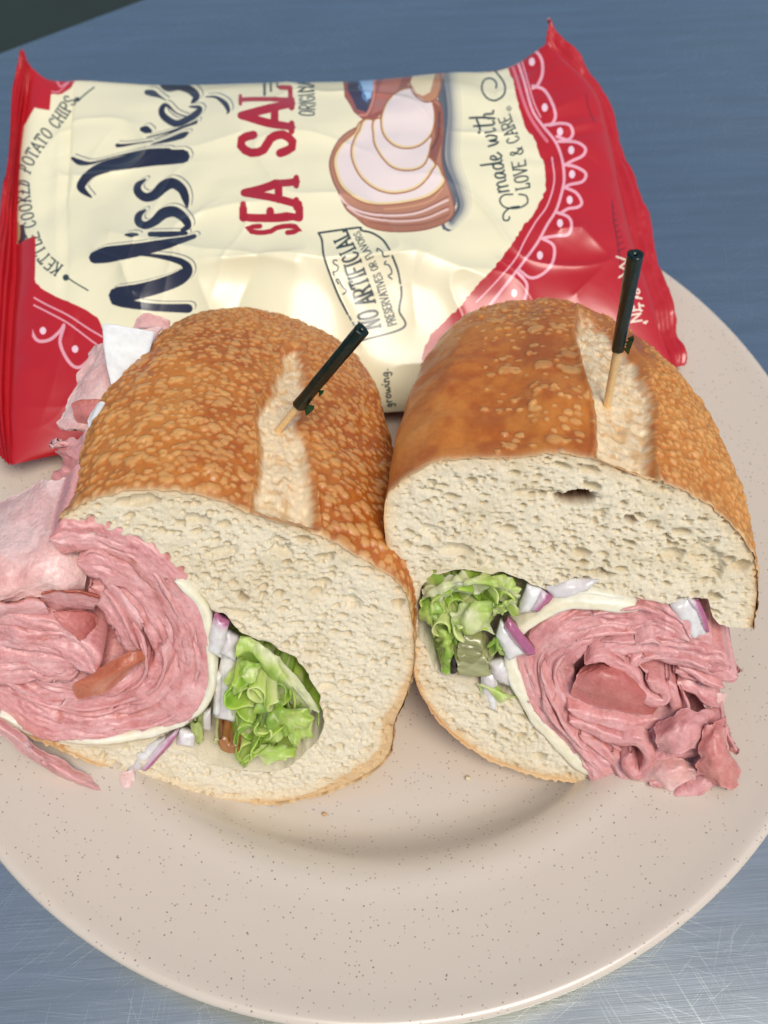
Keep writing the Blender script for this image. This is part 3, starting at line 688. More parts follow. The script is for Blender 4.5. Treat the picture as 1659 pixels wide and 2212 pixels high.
sheet('ham_slice', HAM, CL, [c3(r) for r in [
  [(380, 905, -.3), (440, 870, -.35), (510, 845, -.3), (572, 835, -.1)],
  [(330, 945, -.5), (420, 925, -.6), (500, 895, -.5), (565, 870, -.2)],
  [(270, 975, -.5), (360, 965, -.6), (440, 945, -.5), (510, 910, -.2)],
  [(290, 1030, -.2), (350, 1015, -.3), (410, 1000, -.2), (460, 965, .1)]]], T, ham_s(0, base=BRNH), thick=.12, amp=.05, seed=531, ragged=.05)
sheet('ham_slice', HAM, CL, [c3(r) for r in [
  [(395, 500, .1), (440, 560, .0), (500, 640, -.05), (560, 720, -.05)],
  [(375, 540, .25), (425, 610, .0), (490, 690, -.1), (545, 760, -.1)],
  [(385, 620, .7), (430, 680, .5), (480, 740, .4), (530, 800, .3)]]], T, ham_s(.1), thick=.12, amp=.06, seed=541, ragged=.1)
sheet('ham_slice', HAM, CL, [c3(r) for r in [
  [(-100, 655, -.35), (0, 650, -.4), (90, 640, -.4), (180, 650, -.3)],
  [(-100, 700, -.4), (0, 690, -.45), (90, 680, -.4), (185, 690, -.2)],
  [(-100, 735, -.0), (0, 730, -.1), (90, 720, -.1), (180, 720, .1)]]], T, ham_s(0, edge=.8), thick=.12, amp=.08, seed=545, ragged=.08)
# slices hanging out of the open side, behind the cut
sheet('ham_slice', HAM, CL, [
  [(196, 752, 6.8), (240, 735, 6.6), (290, 720, 6.5), (350, 700, 6.6)],
  [(158, 812, 5.8), (205, 800, 5.5), (260, 795, 5.4), (330, 780, 5.4)],
  [(132, 880, 4.8), (185, 872, 4.4), (240, 870, 4.3), (300, 860, 4.3)],
  [(122, 930, 4.2), (175, 930, 3.8), (225, 930, 3.7), (290, 930, 3.7)]], T, ham_s(.3, base=PALEH), thick=.16, amp=.12, seed=551, ragged=.12)
sheet('ham_slice', HAM, CL, [
  [(150, 872, 4.2), (180, 862, 4.1), (215, 860, 4.1), (255, 862, 4.2)],
  [(158, 900, 4.0), (185, 895, 3.8), (215, 895, 3.8), (250, 900, 3.9)],
  [(175, 925, 4.1), (195, 922, 3.9), (220, 922, 3.9), (250, 925, 4.0)]], T, ham_s(-.1, edge=.9, base=REDH), thick=.12, amp=.05, seed=556, ragged=.05)
sheet('ham_slice', HAM, CL, [
  [(118, 935, 3.9), (160, 930, 3.5), (200, 930, 3.3), (250, 930, 3.3)],
  [(102, 965, 3.4), (150, 968, 2.9), (195, 970, 2.7), (240, 970, 2.7)],
  [(130, 1000, 2.8), (158, 1010, 2.4), (190, 1015, 2.2), (225, 1015, 2.2)],
  [(105, 1035, 2.3), (145, 1050, 1.8), (180, 1060, 1.7), (210, 1060, 1.7)],
  [(120, 1090, 1.4), (150, 1105, 1.1), (180, 1120, 1.0), (210, 1130, 1.0)]], T, ham_s(-.1), thick=.14, amp=.2, freq=2, seed=561, ragged=.3)
sheet('ham_slice', HAM, CL, [
  [(290, 690, 8.0), (312, 676, 8.0), (335, 678, 8.0), (370, 690, 8.0)],
  [(280, 720, 7.6), (305, 712, 7.6), (335, 712, 7.6), (370, 715, 7.6)]], T, ham_s(.4, base=PALEH), thick=.12, amp=.04, seed=566, ragged=.05)
# cheese
ribbon('cheese_slice', CHEESE, CL, c3([(678, 560), (712, 590), (760, 648), (792, 716), (800, 790), (812, 880), (815, 955), (792, 1028), (742, 1088), (660, 1135), (560, 1162), (440, 1178), (300, 1180), (180, 1170), (70, 1125), (0, 1080)]), .21, T, cheese_c, depth=2.5, off=.06, amp=.05, stri=.012, seed=600, wob=.03)
sheet('cheese_slice', CHEESE, CL, [
  [(221, 697, 5.6), (250, 700, 5.6), (290, 708, 5.7), (335, 716, 5.8)],
  [(221, 740, 5.1), (248, 748, 5.1), (285, 755, 5.2), (325, 760, 5.3)],
  [(229, 790, 4.6), (246, 798, 4.6), (270, 802, 4.7), (300, 805, 4.8)],
  [(241, 842, 4.2), (250, 846, 4.2), (262, 842, 4.2), (285, 838, 4.3)]], T, lambda U, W, a, b, s: np.broadcast_to(lin(240, 240, 232), U.shape + (3,)), thick=.16, amp=.03, seed=610, ragged=.02)
sheet('cheese_slice', CHEESE, CL, [
  [(208, 870, 3.4), (220, 862, 3.4), (248, 870, 3.4)],
  [(190, 905, 3.0), (205, 895, 2.9), (242, 900, 3.0)],
  [(192, 935, 2.7), (205, 932, 2.7), (236, 935, 2.7)]], T, lambda U, W, a, b, s: np.broadcast_to(lin(240, 238, 230), U.shape + (3,)), thick=.12, amp=.05, seed=620, ragged=.06)
# onion
for i, (pl_, pu, k) in enumerate([
   ([(828, 688), (884, 722), (852, 862), (788, 838)], [(828, 688), (884, 722)], dict(off=.22, tilt=(.2, .1))), ([(872, 768), (918, 800), (905, 882), (848, 842)], None, dict(off=.14, tilt=(-.3, 0))),
   ([(850, 860), (900, 880), (898, 1135), (818, 1120), (822, 1000)], None, dict(off=-.10, tilt=(.15, 0))), ([(824, 930), (850, 940), (842, 1100), (815, 1100)], None, dict(off=.02, tilt=(.3, 0))), ([(690, 1148), (752, 1160), (744, 1212), (676, 1202)], None, dict(off=.10)),
   ([(740, 1120), (800, 1100), (800, 1180), (745, 1170)], None, dict(off=-.2)), ([(610, 1200), (690, 1140), (660, 1195), (560, 1300), (545, 1292)], [(690, 1150), (640, 1205), (560, 1298)], dict(off=.18, pw_=.09)),
   ([(560, 1210), (640, 1180), (560, 1285), (500, 1345), (450, 1330), (500, 1270)], None, dict(off=.06)), ([(450, 1325), (500, 1310), (528, 1330), (520, 1400), (480, 1395), (450, 1360)], None, dict(off=.3, tilt=(0, -.2)))]):
    onion_chunk(CL, c3(pl_), None if pu is None else c3(pu), parent=T, seed=640 + i, **k)
# lettuce
sheet('lettuce_leaf', LEAF, CL, [c3(r) for r in [
  [(925, 770, -.05), (1000, 810, -.1), (1080, 870, -.1), (1160, 960, -.1), (1240, 1080, -.1)],
  [(905, 830, -.2), (980, 860, -.3), (1060, 920, -.3), (1130, 1000, -.3), (1200, 1090, -.2)],
  [(920, 880, .1), (990, 900, .2), (1050, 960, .2), (1110, 1030, .2), (1180, 1110, .1)]]], T, leaf_s(.2), thick=.05, amp=.12, freq=2, seed=700, ragged=.06, ruffle=.05)
sheet('lettuce_leaf', LEAF, CL, [c3(r) for r in [
  [(900, 900, .1), (960, 880, -.1), (1000, 900, 0)],
  [(870, 960, -.2), (930, 940, -.5), (990, 960, -.3)],
  [(880, 1020, 0), (930, 1010, -.3), (985, 1010, -.1)]]], T, leaf_s(-.1), thick=.05, amp=.12, freq=2.5, seed=710, ragged=.12, ruffle=.09)
sheet('lettuce_leaf', LEAF, CL, [c3(r) for r in [
  [(980, 1010, -.1), (1060, 1000, -.3), (1130, 1040, -.2), (1200, 1070, 0)],
  [(990, 1080, -.3), (1060, 1090, -.6), (1120, 1110, -.5), (1210, 1120, -.2)],
  [(1000, 1170, -.2), (1060, 1190, -.4), (1120, 1200, -.4), (1190, 1190, -.2)]]], T, leaf_s(-.2), thick=.05, amp=.25, freq=3, seed=720, ragged=.15, ruffle=.12)
sheet('lettuce_leaf', LEAF, CL, [c3(r) for r in [
  [(960, 1210, -.2), (1060, 1195, -.4), (1160, 1210, -.2)],
  [(930, 1250, -.3), (1020, 1235, -.5), (1140, 1245, -.4)],
  [(915, 1295, -.2), (980, 1270, -.4), (1110, 1262, -.4)]]], T, leaf_s(.1), thick=.05, amp=.12, freq=3, seed=730, ragged=.12, ruffle=.06)
leafbunch(CL, c3([(905, 870), (1000, 880), (1100, 960), (1200, 1070), (1235, 1110), (1200, 1180), (1130, 1235), (1000, 1225), (920, 1275), (900, 1180), (890, 1080), (870, 980)]), 36, T, 71, off=.15)
# pickle and pepper bits
for i, (p, wd, c0, of) in enumerate([([(960, 1140), (975, 1200)], .5, lin(186, 188, 130), -.1), ([(850, 1165), (880, 1200), (925, 1195)], .34, lin(176, 118, 66), .18), ([(755, 1110), (765, 1200)], .3, lin(178, 190, 110), 0), ([(820, 1190), (900, 1230)], .3, lin(190, 192, 130), -.1)]):
    ribbon('pickle_piece', RELISH, CL, c3(p), wd, T, flat_c(c0, c0 * .7, 3), depth=.6, off=of, amp=.08, stri=.05, seed=760 + i, taper=.12)
# ham strip under the roll, lying on the plate
sheet('ham_slice', HAM, CL, [c3(r) for r in [
  [(-60, 1075, -.2), (30, 1120, -.3), (120, 1180, -.3), (220, 1245, -.3), (330, 1310, -.3), (445, 1365, -.3)],
  [(-60, 1110, -.6), (20, 1150, -.7), (110, 1215, -.7), (200, 1285, -.7), (310, 1345, -.7), (432, 1398, -.6)],
  [(-60, 1150, -.4), (10, 1180, -.5), (100, 1250, -.4), (190, 1305, -.3), (300, 1355, -.3), (425, 1405, -.3)]]], T, ham_s(.15), thick=.1, amp=.06, seed=770, ragged=.06)
sheet('ham_slice', HAM, CL, [c3(r) for r in [
  [(400, 1335, -.1), (460, 1310, -.1), (520, 1290, -.1)],
  [(440, 1375, -.4), (490, 1360, -.5), (525, 1340, -.3)],
  [(450, 1395, -.3), (500, 1400, -.4), (522, 1385, -.2)]]], T, ham_s(.6, base=PALEH), thick=.08, amp=.06, seed=775, ragged=.06)
# ------------------------------------------------------------------ right half: what is in it
T = right
backing('ham_stack', HAM, CR, c4([(690, 860), (850, 770), (1080, 750), (1280, 790), (1400, 900), (1480, 1000), (1450, 1150), (1420, 1400), (1250, 1440), (1080, 1440), (900, 1340), (760, 1180), (690, 1000)]), .75, T, ham_c(-.5), 8)
rh = [
 ([(1330, 850), (1240, 790), (1150, 772), (1060, 768), (960, 772), (860, 792), (780, 830), (728, 880), (700, 935), (698, 1005), (722, 1090), (770, 1175), (840, 1255), (920, 1330), (1000, 1390), (1085, 1430)], .80, .03, 4.2),
 ([(1430, 915), (1300, 868), (1180, 850), (1060, 848), (950, 858), (866, 885), (812, 930), (796, 985), (805, 1050), (836, 1110), (895, 1170), (965, 1235), (1030, 1290)], .66, .04, 4.0),
 ([(1490, 960), (1400, 930), (1280, 900), (1150, 890), (1030, 895), (940, 915)], .42, .20, 3.5),
 ([(1525, 1010), (1440, 985), (1340, 948), (1220, 928), (1120, 935), (1070, 960)], .26, .2, .2),
 ([(1470, 1060), (1400, 1030), (1320, 1000), (1270, 990)], .3, .1, .2),
 ([(1460, 1130), (1390, 1090), (1320, 1060), (1280, 1050)], .3, .0, .2),
 ([(890, 925), (960, 905), (1030, 935), (1095, 990), (1125, 1050), (1175, 1095), (1222, 1090), (1222, 1050), (1180, 1015), (1150, 995)], .26, .30, 0),
 ([(820, 1120), (900, 1160), (1000, 1182), (1100, 1200), (1200, 1190), (1268, 1150), (1262, 1080), (1240, 1010)], .26, .22, .1),
 ([(825, 1170), (920, 1205), (1020, 1240), (1105, 1240), (1148, 1290), (1140, 1350), (1105, 1385), (1065, 1350), (1075, 1290)], .24, .35, 0),
 ([(870, 1225), (960, 1290), (1030, 1365), (1085, 1435), (1150, 1435), (1182, 1370), (1175, 1290), (1185, 1230), (1250, 1200)], .26, .22, .1),
 ([(1160, 1320), (1250, 1300), (1330, 1275), (1400, 1235), (1455, 1170)], .32, .45, .1),
 ([(1150, 1400), (1240, 1385), (1330, 1350), (1400, 1300), (1460, 1240)], .32, .55, .1),
 ([(1140, 1462), (1230, 1455), (1320, 1420), (1400, 1370), (1470, 1330)], .32, .65, .1),
 ([(1010, 1300), (1060, 1400), (1110, 1460), (1200, 1470)], .28, .25, 0),
]
for i, (p, wd, of, ci) in enumerate(rh):
    ck = ci if ci > 1 else 3.2 if wd > .27 else 0; ci = .12 if ci > 1 else ci
    ribbon('ham_slice', HAM, CR, c4(p), wd * 1.15, T, ham_c(random.uniform(-.2, .2)), depth=1.6, off=of, amp=.12, stri=.03, seed=800 + i * 11, cut_in=ci, wob=.06, cracks=ck)
thin_layers(CR, [c4(p) for p, *_ in rh if len(p) > 4], 28, T, 23, .06, .30)
sheet('ham_slice', HAM, CR, [c4(r) for r in [
  [(905, 955, .1), (980, 945, 0), (1060, 965, .1), (1120, 1020, .2)],
  [(870, 1010, -.3), (980, 1000, -.6), (1090, 1040, -.5), (1180, 1100, -.2)],
  [(845, 1060, -.3), (960, 1080, -.6), (1080, 1110, -.5), (1200, 1140, -.2)],
  [(840, 1110, 0), (950, 1135, -.1), (1070, 1160, -.1), (1180, 1175, 0)]]], T, ham_s(-.1, base=REDH), thick=.14, amp=.04, seed=901, ragged=.04)
for i, (rows, b, sh) in enumerate([
  ([[(1185, 1215, -.3), (1270, 1170, -.4), (1350, 1140, -.3), (1440, 1150, 0)], [(1180, 1280, -.8), (1280, 1240, -1.0), (1370, 1215, -.8), (1450, 1230, -.3)], [(1195, 1340, -.6), (1280, 1330, -1.0), (1370, 1320, -.9), (1440, 1330, -.4)]], None, .1),
  ([[(1400, 1240, -.7), (1430, 1190, -.6), (1460, 1175, -.4), (1480, 1200, 0)], [(1370, 1330, -1.0), (1430, 1300, -1.2), (1480, 1290, -1.0), (1505, 1310, -.5)], [(1350, 1400, -1.0), (1430, 1390, -1.3), (1500, 1380, -1.1), (1535, 1390, -.6)], [(1430, 1480, -.9), (1460, 1490, -1.1), (1510, 1490, -1.0), (1545, 1470, -.6)]], REDH, .5),
  ([[(1100, 1420, -.2), (1200, 1370, -.4), (1300, 1350, -.5), (1380, 1360, -.5)], [(1120, 1460, -.5), (1210, 1430, -.8), (1310, 1410, -.9), (1380, 1420, -.8)], [(1220, 1480, -.4), (1250, 1490, -.6), (1310, 1470, -.7), (1370, 1445, -.6)]], PALEH, -.2),
  ([[(1395, 880, .4), (1450, 900, .5), (1500, 950, .8)], [(1420, 960, .1), (1480, 990, .2), (1545, 1020, .5)], [(1400, 1020, .0), (1460, 1040, .1), (1525, 1050, .4)]], None, -.1),
  ([[(1400, 1090, .2), (1450, 1080, .3), (1480, 1075, .6)], [(1390, 1130, -.1), (1440, 1130, 0), (1475, 1120, .4)], [(1400, 1155, .1), (1430, 1155, .2), (1460, 1150, .5)]], PALEH, .2),
  ([[(1300, 790, .5), (1400, 800, 1.0), (1480, 850, 1.6)], [(1380, 850, .6), (1450, 890, 1.0), (1520, 950, 1.5)], [(1440, 920, .5), (1500, 970, .8), (1560, 1010, 1.3)]], None, -.2),
  ([[(1450, 1150, .5), (1480, 1200, .5), (1520, 1300, .3)], [(1440, 1220, .6), (1490, 1280, .4), (1540, 1370, .1)], [(1440, 1300, .7), (1480, 1350, .5), (1530, 1450, .2)]], None, .1)]):
    sheet('ham_slice', HAM, CR, [c4(r) for r in rows], T, ham_s(sh, base=b), thick=.13, amp=.12, freq=1.6, seed=911 + i * 7, ragged=.09, fine=.015)
# cheese
ribbon('cheese_slice', CHEESE, CR, c4([(590, 850), (640, 800), (700, 762), (780, 715), (850, 700), (930, 700), (1020, 712), (1118, 722)]), .26, T, cheese_c, depth=2.2, off=.18, amp=.04, stri=.01, seed=980, wob=.02, taper=.2)
ribbon('cheese_slice', CHEESE, CR, c4([(720, 740), (800, 690), (900, 662), (970, 668), (1060, 690)]), .12, T, cheese_c, depth=2.2, off=.08, amp=.03, stri=.01, seed=985, wob=.02)
ribbon('cheese_slice', CHEESE, CR, c4([(590, 850), (585, 930), (604, 1020), (640, 1100), (700, 1195), (780, 1285), (860, 1360), (955, 1425)]), .30, T, cheese_c, depth=2.2, off=.08, amp=.05, stri=.012, seed=990, wob=.03, taper=.6)
# onion
for i, (pl_, pu, k) in enumerate([
   ([(660, 636), (722, 652), (700, 745), (618, 745), (632, 700)], None, dict(off=.16)), ([(720, 652), (765, 682), (712, 740), (670, 730)], [(765, 672), (740, 700), (700, 742)], dict(off=.24, pw_=.22, tilt=(-.2, 0))),
   ([(548, 770), (580, 800), (660, 895), (580, 925), (528, 830)], None, dict(off=.34)), ([(578, 752), (610, 780), (692, 884), (655, 900), (600, 850), (558, 790)], [(590, 765), (640, 830), (675, 890)], dict(off=.42, pw_=.26, tilt=(.2, .1))),
   ([(1248, 712), (1330, 690), (1380, 740), (1412, 835), (1350, 868), (1300, 830)], None, dict(off=.10)), ([(1325, 688), (1375, 705), (1400, 760), (1415, 832), (1385, 820), (1358, 750)], [(1372, 700), (1395, 760), (1412, 830)], dict(off=.17, pw_=.14)),
   ([(468, 1000), (535, 1010), (540, 1172), (500, 1158), (468, 1080)], None, dict(off=.04)), ([(505, 960), (560, 945), (590, 990), (585, 1055), (545, 1040), (510, 1000)], None, dict(off=.10)),
   ([(735, 650), (820, 620), (960, 610), (900, 660), (820, 692), (765, 690)], None, dict(off=.12, tilt=(.1, -.2)))]):
    onion_chunk(CR, c4(pl_), None if pu is None else c4(pu), parent=T, seed=1010 + i, **k)
# lettuce
for i, (rows, sh) in enumerate([
  ([[(230, 640, .2), (320, 600, .1), (430, 575, .1), (540, 590, .1), (650, 635, .2)], [(215, 690, -.3), (320, 650, -.5), (430, 625, -.5), (530, 640, -.4), (640, 690, -.2)], [(260, 740, .1), (330, 700, 0), (430, 680, 0), (520, 690, 0), (610, 740, .1)]], .3),
  ([[(205, 690, 0), (260, 690, -.3), (300, 700, -.2)], [(200, 750, -.1), (250, 760, -.4), (310, 770, -.2)], [(230, 805, .1), (270, 800, -.2), (320, 810, 0)]], 0),
  ([[(350, 710, .1), (430, 700, -.2), (520, 710, -.1)], [(340, 770, -.3), (420, 770, -.6), (500, 770, -.4)], [(370, 820, -.1), (430, 825, -.4), (520, 820, -.1)]], .1),
  ([[(500, 700, -.1), (570, 680, -.4), (630, 670, -.1)], [(510, 740, -.3), (570, 720, -.6), (625, 715, -.3)], [(520, 770, 0), (570, 750, -.2), (610, 750, 0)]], .1),
  ([[(270, 830, .1), (310, 820, -.2), (350, 840, 0)], [(280, 890, -.1), (320, 880, -.4), (350, 890, -.1)], [(290, 930, .1), (320, 930, -.2), (345, 930, 0)], [(320, 1010, 0), (345, 1020, -.2), (400, 1000, -.1)]], -.5),
  ([[(500, 830, 0), (540, 820, -.2), (560, 830, 0)], [(490, 890, -.1), (530, 890, -.3), (560, 900, 0)], [(500, 930, .1), (540, 930, -.1), (565, 940, .1)]], -.6)]):
    sheet('lettuce_leaf', LEAF, CR, [c4(r) for r in rows], T, leaf_s(sh), thick=.05, amp=.16, freq=2.2, seed=1100 + i * 9, ragged=.12, ruffle=.09)
leafbunch(CR, c4([(210, 690), (300, 640), (430, 610), (560, 620), (620, 680), (600, 740), (530, 790), (500, 900), (440, 900), (350, 1010), (300, 980), (280, 880), (240, 800)]), 34, T, 81, off=.0)
sheet('lettuce_leaf', LEAF, CR, [c4(r) for r in [[(440, 1020, .1), (540, 1060, .1), (620, 1080, .2)], [(450, 1060, -.05), (560, 1090, -.1), (630, 1110, .1)], [(470, 1100, .1), (560, 1130, .1), (640, 1140, .2)]]], T, leaf_s(.2), thick=.05, amp=.08, freq=2, seed=1190, ragged=.1, ruffle=.04)
for i, (p, wd, c0, of) in enumerate([([(370, 880), (430, 890), (470, 900)], .85, lin(150, 150, 96), .2), ([(370, 960), (430, 965), (500, 960)], .5, lin(172, 172, 122), .1), ([(352, 930), (350, 1000)], .28, lin(44, 28, 22), .0), ([(450, 980), (520, 1000)], .4, lin(184, 186, 140), .0)]):
    ribbon('pickle_piece', RELISH, CR, c4(p), wd, T, flat_c(c0, c0 * .75, 3), depth=.6, off=of, amp=.06, stri=.03, seed=1200 + i, taper=.1)
# ------------------------------------------------------------------ crisp packet: shape
def pz(p, z): return on_plane([p], np.array([0, 0, z]), np.array([0, 0, 1.0]))[0]
def curve3(pts, n):            # pts: (x, y, z height) -> n world points at equal steps
    W = np.array([pz(p[:2], p[2]) for p in pts]); m = len(W)
    L = np.r_[0, np.cumsum(np.linalg.norm(np.diff(W, axis=0), axis=1))]
    Q = np.vstack([2 * W[0] - W[1], W, 2 * W[-1] - W[-2]]); t = np.linspace(0, m - 1 - 1e-6, 400); i = t.astype(int); f = (t - i)[:, None]
    a, b, c, d = Q[i], Q[i + 1], Q[i + 2], Q[i + 3]
    r = .5 * (2 * b + (c - a) * f + (2 * a - 5 * b + 4 * c - d) * f ** 2 + (3 * b - a - 3 * c + d) * f ** 3)
    L = np.r_[0, np.cumsum(np.linalg.norm(np.diff(r, axis=0), axis=1))]; q = np.linspace(0, L[-1], n)
    return np.stack([np.interp(q, L, r[:, j]) for j in range(3)], 1)
NU, NV = 440, 320
cl = curve3([(30, 1003, 2.75), (22, 870, 2.85), (28, 720, 2.95), (36, 590, 3.05), (38, 450, 3.2), (45, 325, 3.6), (58, 225, 4.0), (70, 148, 4.4)], NV)
cr = curve3([(1455, 800, 2.6), (1425, 715, 3.0), (1404, 635, 3.4), (1369, 531, 3.8), (1338, 409, 4.3), (1312, 285, 4.7), (1280, 190, 5.1), (1180, 95, 5.4)], NV)
cb = curve3([(30, 1003, 2.75), (110, 985, 2.4), (250, 960, 1.9), (430, 930, 1.5), (620, 905, 1.5), (840, 890, 1.5), (1000, 880, 1.6), (1200, 855, 1.9), (1455, 800, 2.6)], NU)
ct = curve3([(70, 148, 4.4), (100, 170, 4.2), (135, 176, 3.9), (185, 176, 3.6), (350, 190, 3.4), (600, 198, 3.3), (780, 190, 3.5), (960, 166, 3.9), (1090, 150, 4.6), (1180, 95, 5.4)], NU)
u = np.linspace(0, 1, NU)[:, None, None]; v = np.linspace(0, 1, NV)[None, :, None]
BP = (1 - u) * cl[None] + u * cr[None] + (1 - v) * cb[:, None] + v * ct[:, None] - ((1 - u) * (1 - v) * cl[0] + u * (1 - v) * cr[0] + (1 - u) * v * cl[-1] + u * v * cr[-1])
u = u[..., 0] + v[..., 0] * 0; v = v[..., 0] + u * 0
BN = gnormal(BP)
if BN[NU // 2, NV // 2, 2] < 0: BN = -BN
bul = np.clip(np.sin(np.pi * u), 0, 1) ** .62 * np.clip(np.sin(np.pi * v), 0, 1) ** .55
UU, VV = u * 20.6, v * 16.0
wr = np.sin(VV * 3.1 + 2.2 * vn(UU * .5, VV * .4, seed=901)) * np.exp(-u / .05) * .13 + np.sin(VV * 2.4 + 3 * vn(UU * .5, VV * .5, seed=902)) * np.exp(-(1 - u) / .06) * .16
wr = wr + fbm(UU * .22, VV * .22, seed=903, oc=3) * .22 + (1 - np.abs(vn(UU * .30 + VV * .10, VV * .34, seed=904))) ** 5 * .13 + (1 - np.abs(vn(UU * .5 - VV * .25, VV * .4 + UU * .1, seed=905))) ** 6 * .05 * sst(-.2, .5, vn(UU * .2, VV * .2, seed=906))
H_ = 2.7 * bul + wr * np.clip(bul * 1.6, 0, 1)
FP = BP + BN * H_[..., None]
# creases that can be seen in the foil
pxb = proj(FP)
def crease(pts, amp, wdt, tail=60):
    d, _, _ = near(np.array(pts, float), pxb[..., 0], pxb[..., 1], False)
    return amp * np.exp(-d / wdt) + amp * .3 * np.exp(-(d / tail) ** 2)
cz = 0
for pts, a, w_ in [([(240, 520), (450, 562), (700, 575), (900, 560), (1050, 610)], .30, 42), ([(205, 560), (262, 580), (285, 640)], .22, 16), ([(420, 585), (560, 572), (640, 590)], .20, 26), ([(560, 572), (520, 640), (500, 690)], -.16, 24), (cC([(600, 610), (700, 560), (800, 520)]), .18, 14),
                   (cC([(650, 1360), (780, 1340), (900, 1470), (1010, 1560)]), .22, 16), (cC([(740, 1760), (860, 1640), (960, 1540)]), .16, 14), (cC([(330, 1560), (270, 1560), (420, 1650)]), .10, 10), (cC([(820, 900), (900, 960), (1000, 1080)]), -.25, 22),
                   ([(150, 330), (100, 345), (60, 360)], -.12, 22), ([(330, 330), (430, 320), (520, 290)], .10, 20), ([(150, 600), (120, 560), (70, 520)], .16, 14), ([(140, 730), (110, 850), (60, 990)], .25, 18), ([(170, 690), (150, 760)], -.14, 14), ([(900, 700), (890, 620), (930, 560)], .08, 30)]:
    cz = cz + crease(pts, a, w_)
FP = FP + BN * (cz * sst(0, .8, bul))[..., None]
BKP = BP - BN * ((1.9 * bul + wr * sst(0, .9, bul) * .6))[..., None]
BKP[..., 2] = np.maximum(BKP[..., 2], np.where(((BKP[..., 0] - PC[0]) / PRX) ** 2 + ((BKP[..., 1] - PC[1]) / PRY) ** 2 < 1, 1.2, .02) * np.clip(bul * 3, 0, 1))

# ------------------------------------------------------------------ crisp packet: print (drawn into an image made here)
TW, TH = 2600, 1960
IMG = np.zeros((TH, TW, 3), np.float32); CREAM = lin(244, 237, 198); IMG[:] = CREAM
gq = proj(FP[::2, ::2]); fc = ((CAM - FP) * gnormal(FP)).sum(-1)[::2, ::2]
if np.median(fc) < 0: fc = -fc
ok_ = (fc > 0).ravel(); GU, GV = u[::2, ::2].ravel()[ok_], v[::2, ::2].ravel()[ok_]; GQ = gq.reshape(-1, 2)[ok_]
# bucket grid for a quick nearest-vertex search
CELL = 12.0; key = {}
for i_, (a_, b_) in enumerate(np.floor(GQ / CELL).astype(int)): key.setdefault((a_, b_), []).append(i_)
def px2uv(pts):
    out = np.empty((len(pts), 2))
    for n_, (x, y) in enumerate(pts):
        cx, cy = int(math.floor(x / CELL)), int(math.floor(y / CELL)); c = []; r = 1
        while len(c) < 6 and r < 40:
            c = [i for a in range(-r, r + 1) for b in range(-r, r + 1) for i in key.get((cx + a, cy + b), ())] if r < 4 else list(range(0, len(GQ), 3)); r += 1
        c = np.array(c); d = ((GQ[c] - (x, y)) ** 2).sum(1); k = c[np.argsort(d)[:8]]
        w_ = 1 / (((GQ[k] - (x, y)) ** 2).sum(1) + .5)
        A = np.c_[np.ones(len(k)), GQ[k] - (x, y)]; W_ = w_[:, None]
        try:
            M = np.linalg.solve((A * W_).T @ A + np.diag([0, 1e-3, 1e-3]), (A * W_).T @ np.c_[GU[k], GV[k]])[0]
        except Exception: M = np.array([GU[k[0]], GV[k[0]]])
        m0 = np.array([GU[k[0]], GV[k[0]]]); out[n_] = m0 + np.clip(M - m0, -.01, .01)
    return out
def fill(pts, col, a=1.0):
    q = px2uv(pts) * (TW, TH); y0, y1 = max(0, int(q[:, 1].min())), min(TH - 1, int(q[:, 1].max()) + 1); nx = np.roll(q, -1, 0)
    for yy in range(y0, y1 + 1):
        yc = yy + .5; m = (q[:, 1] > yc) != (nx[:, 1] > yc)
        if not m.any(): continue
        xs = np.sort(q[m, 0] + (yc - q[m, 1]) / (nx[m, 1] - q[m, 1]) * (nx[m, 0] - q[m, 0]))
        for s_, e_ in zip(xs[::2], xs[1::2]):
            s_, e_ = max(0, int(s_ + .5)), min(TW, int(e_ + .5))
            if e_ > s_: IMG[yy, s_:e_] = IMG[yy, s_:e_] * (1 - a) + np.asarray(col) * a
def stroke(pts, wdt, col, curve=True, off=(0, 0), grow=0, step=4, closed=False):
    p = np.array([tuple(q) + ((wdt,) if len(q) < 3 else ()) for q in pts], float)
    if curve and len(p) > 2: p = cat(p, step, closed)
    if closed: p = np.vstack([p, p[:1]])
    p[:, 0] += off[0]; p[:, 1] += off[1]; p[:, 2] = np.maximum(p[:, 2] + grow, .8)
    d = np.gradient(p[:, :2], axis=0); d /= np.linalg.norm(d, axis=1)[:, None] + 1e-9; n = np.stack([-d[:, 1], d[:, 0]], 1) * p[:, 2:3] / 2
    Lq, Rq = p[:, :2] + n, p[:, :2] - n; quv = np.concatenate([Lq, Rq]); k = len(p)
    for i in range(k - 1): fill([Lq[i], Lq[i + 1], Rq[i + 1], Rq[i]], col)
    for e in (0, k - 1) if k > 1 else (0,):
        r = p[e, 2] / 2
        if r > 1.2: fill([(p[e, 0] + r * math.cos(t), p[e, 1] + r * math.sin(t)) for t in np.linspace(0, 6.28, 9)[:-1]], col)
def disc(x, y, rx, ry, col, a=1.0, rot=0):
    t = np.linspace(0, 2 * np.pi, 25)[:-1]; ca, sa = math.cos(rot), math.sin(rot)
    fill([(x + rx * math.cos(k) * ca - ry * math.sin(k) * sa, y + rx * math.cos(k) * sa + ry * math.sin(k) * ca) for k in t], col, a)
def jag(pts, amp, step=7, seed=1):
    p = cat(np.array(pts, float), step); rr = np.random.RandomState(seed); p[1:-1] += rr.uniform(-amp, amp, (len(p) - 2, 2)); return [tuple(q) for q in p]

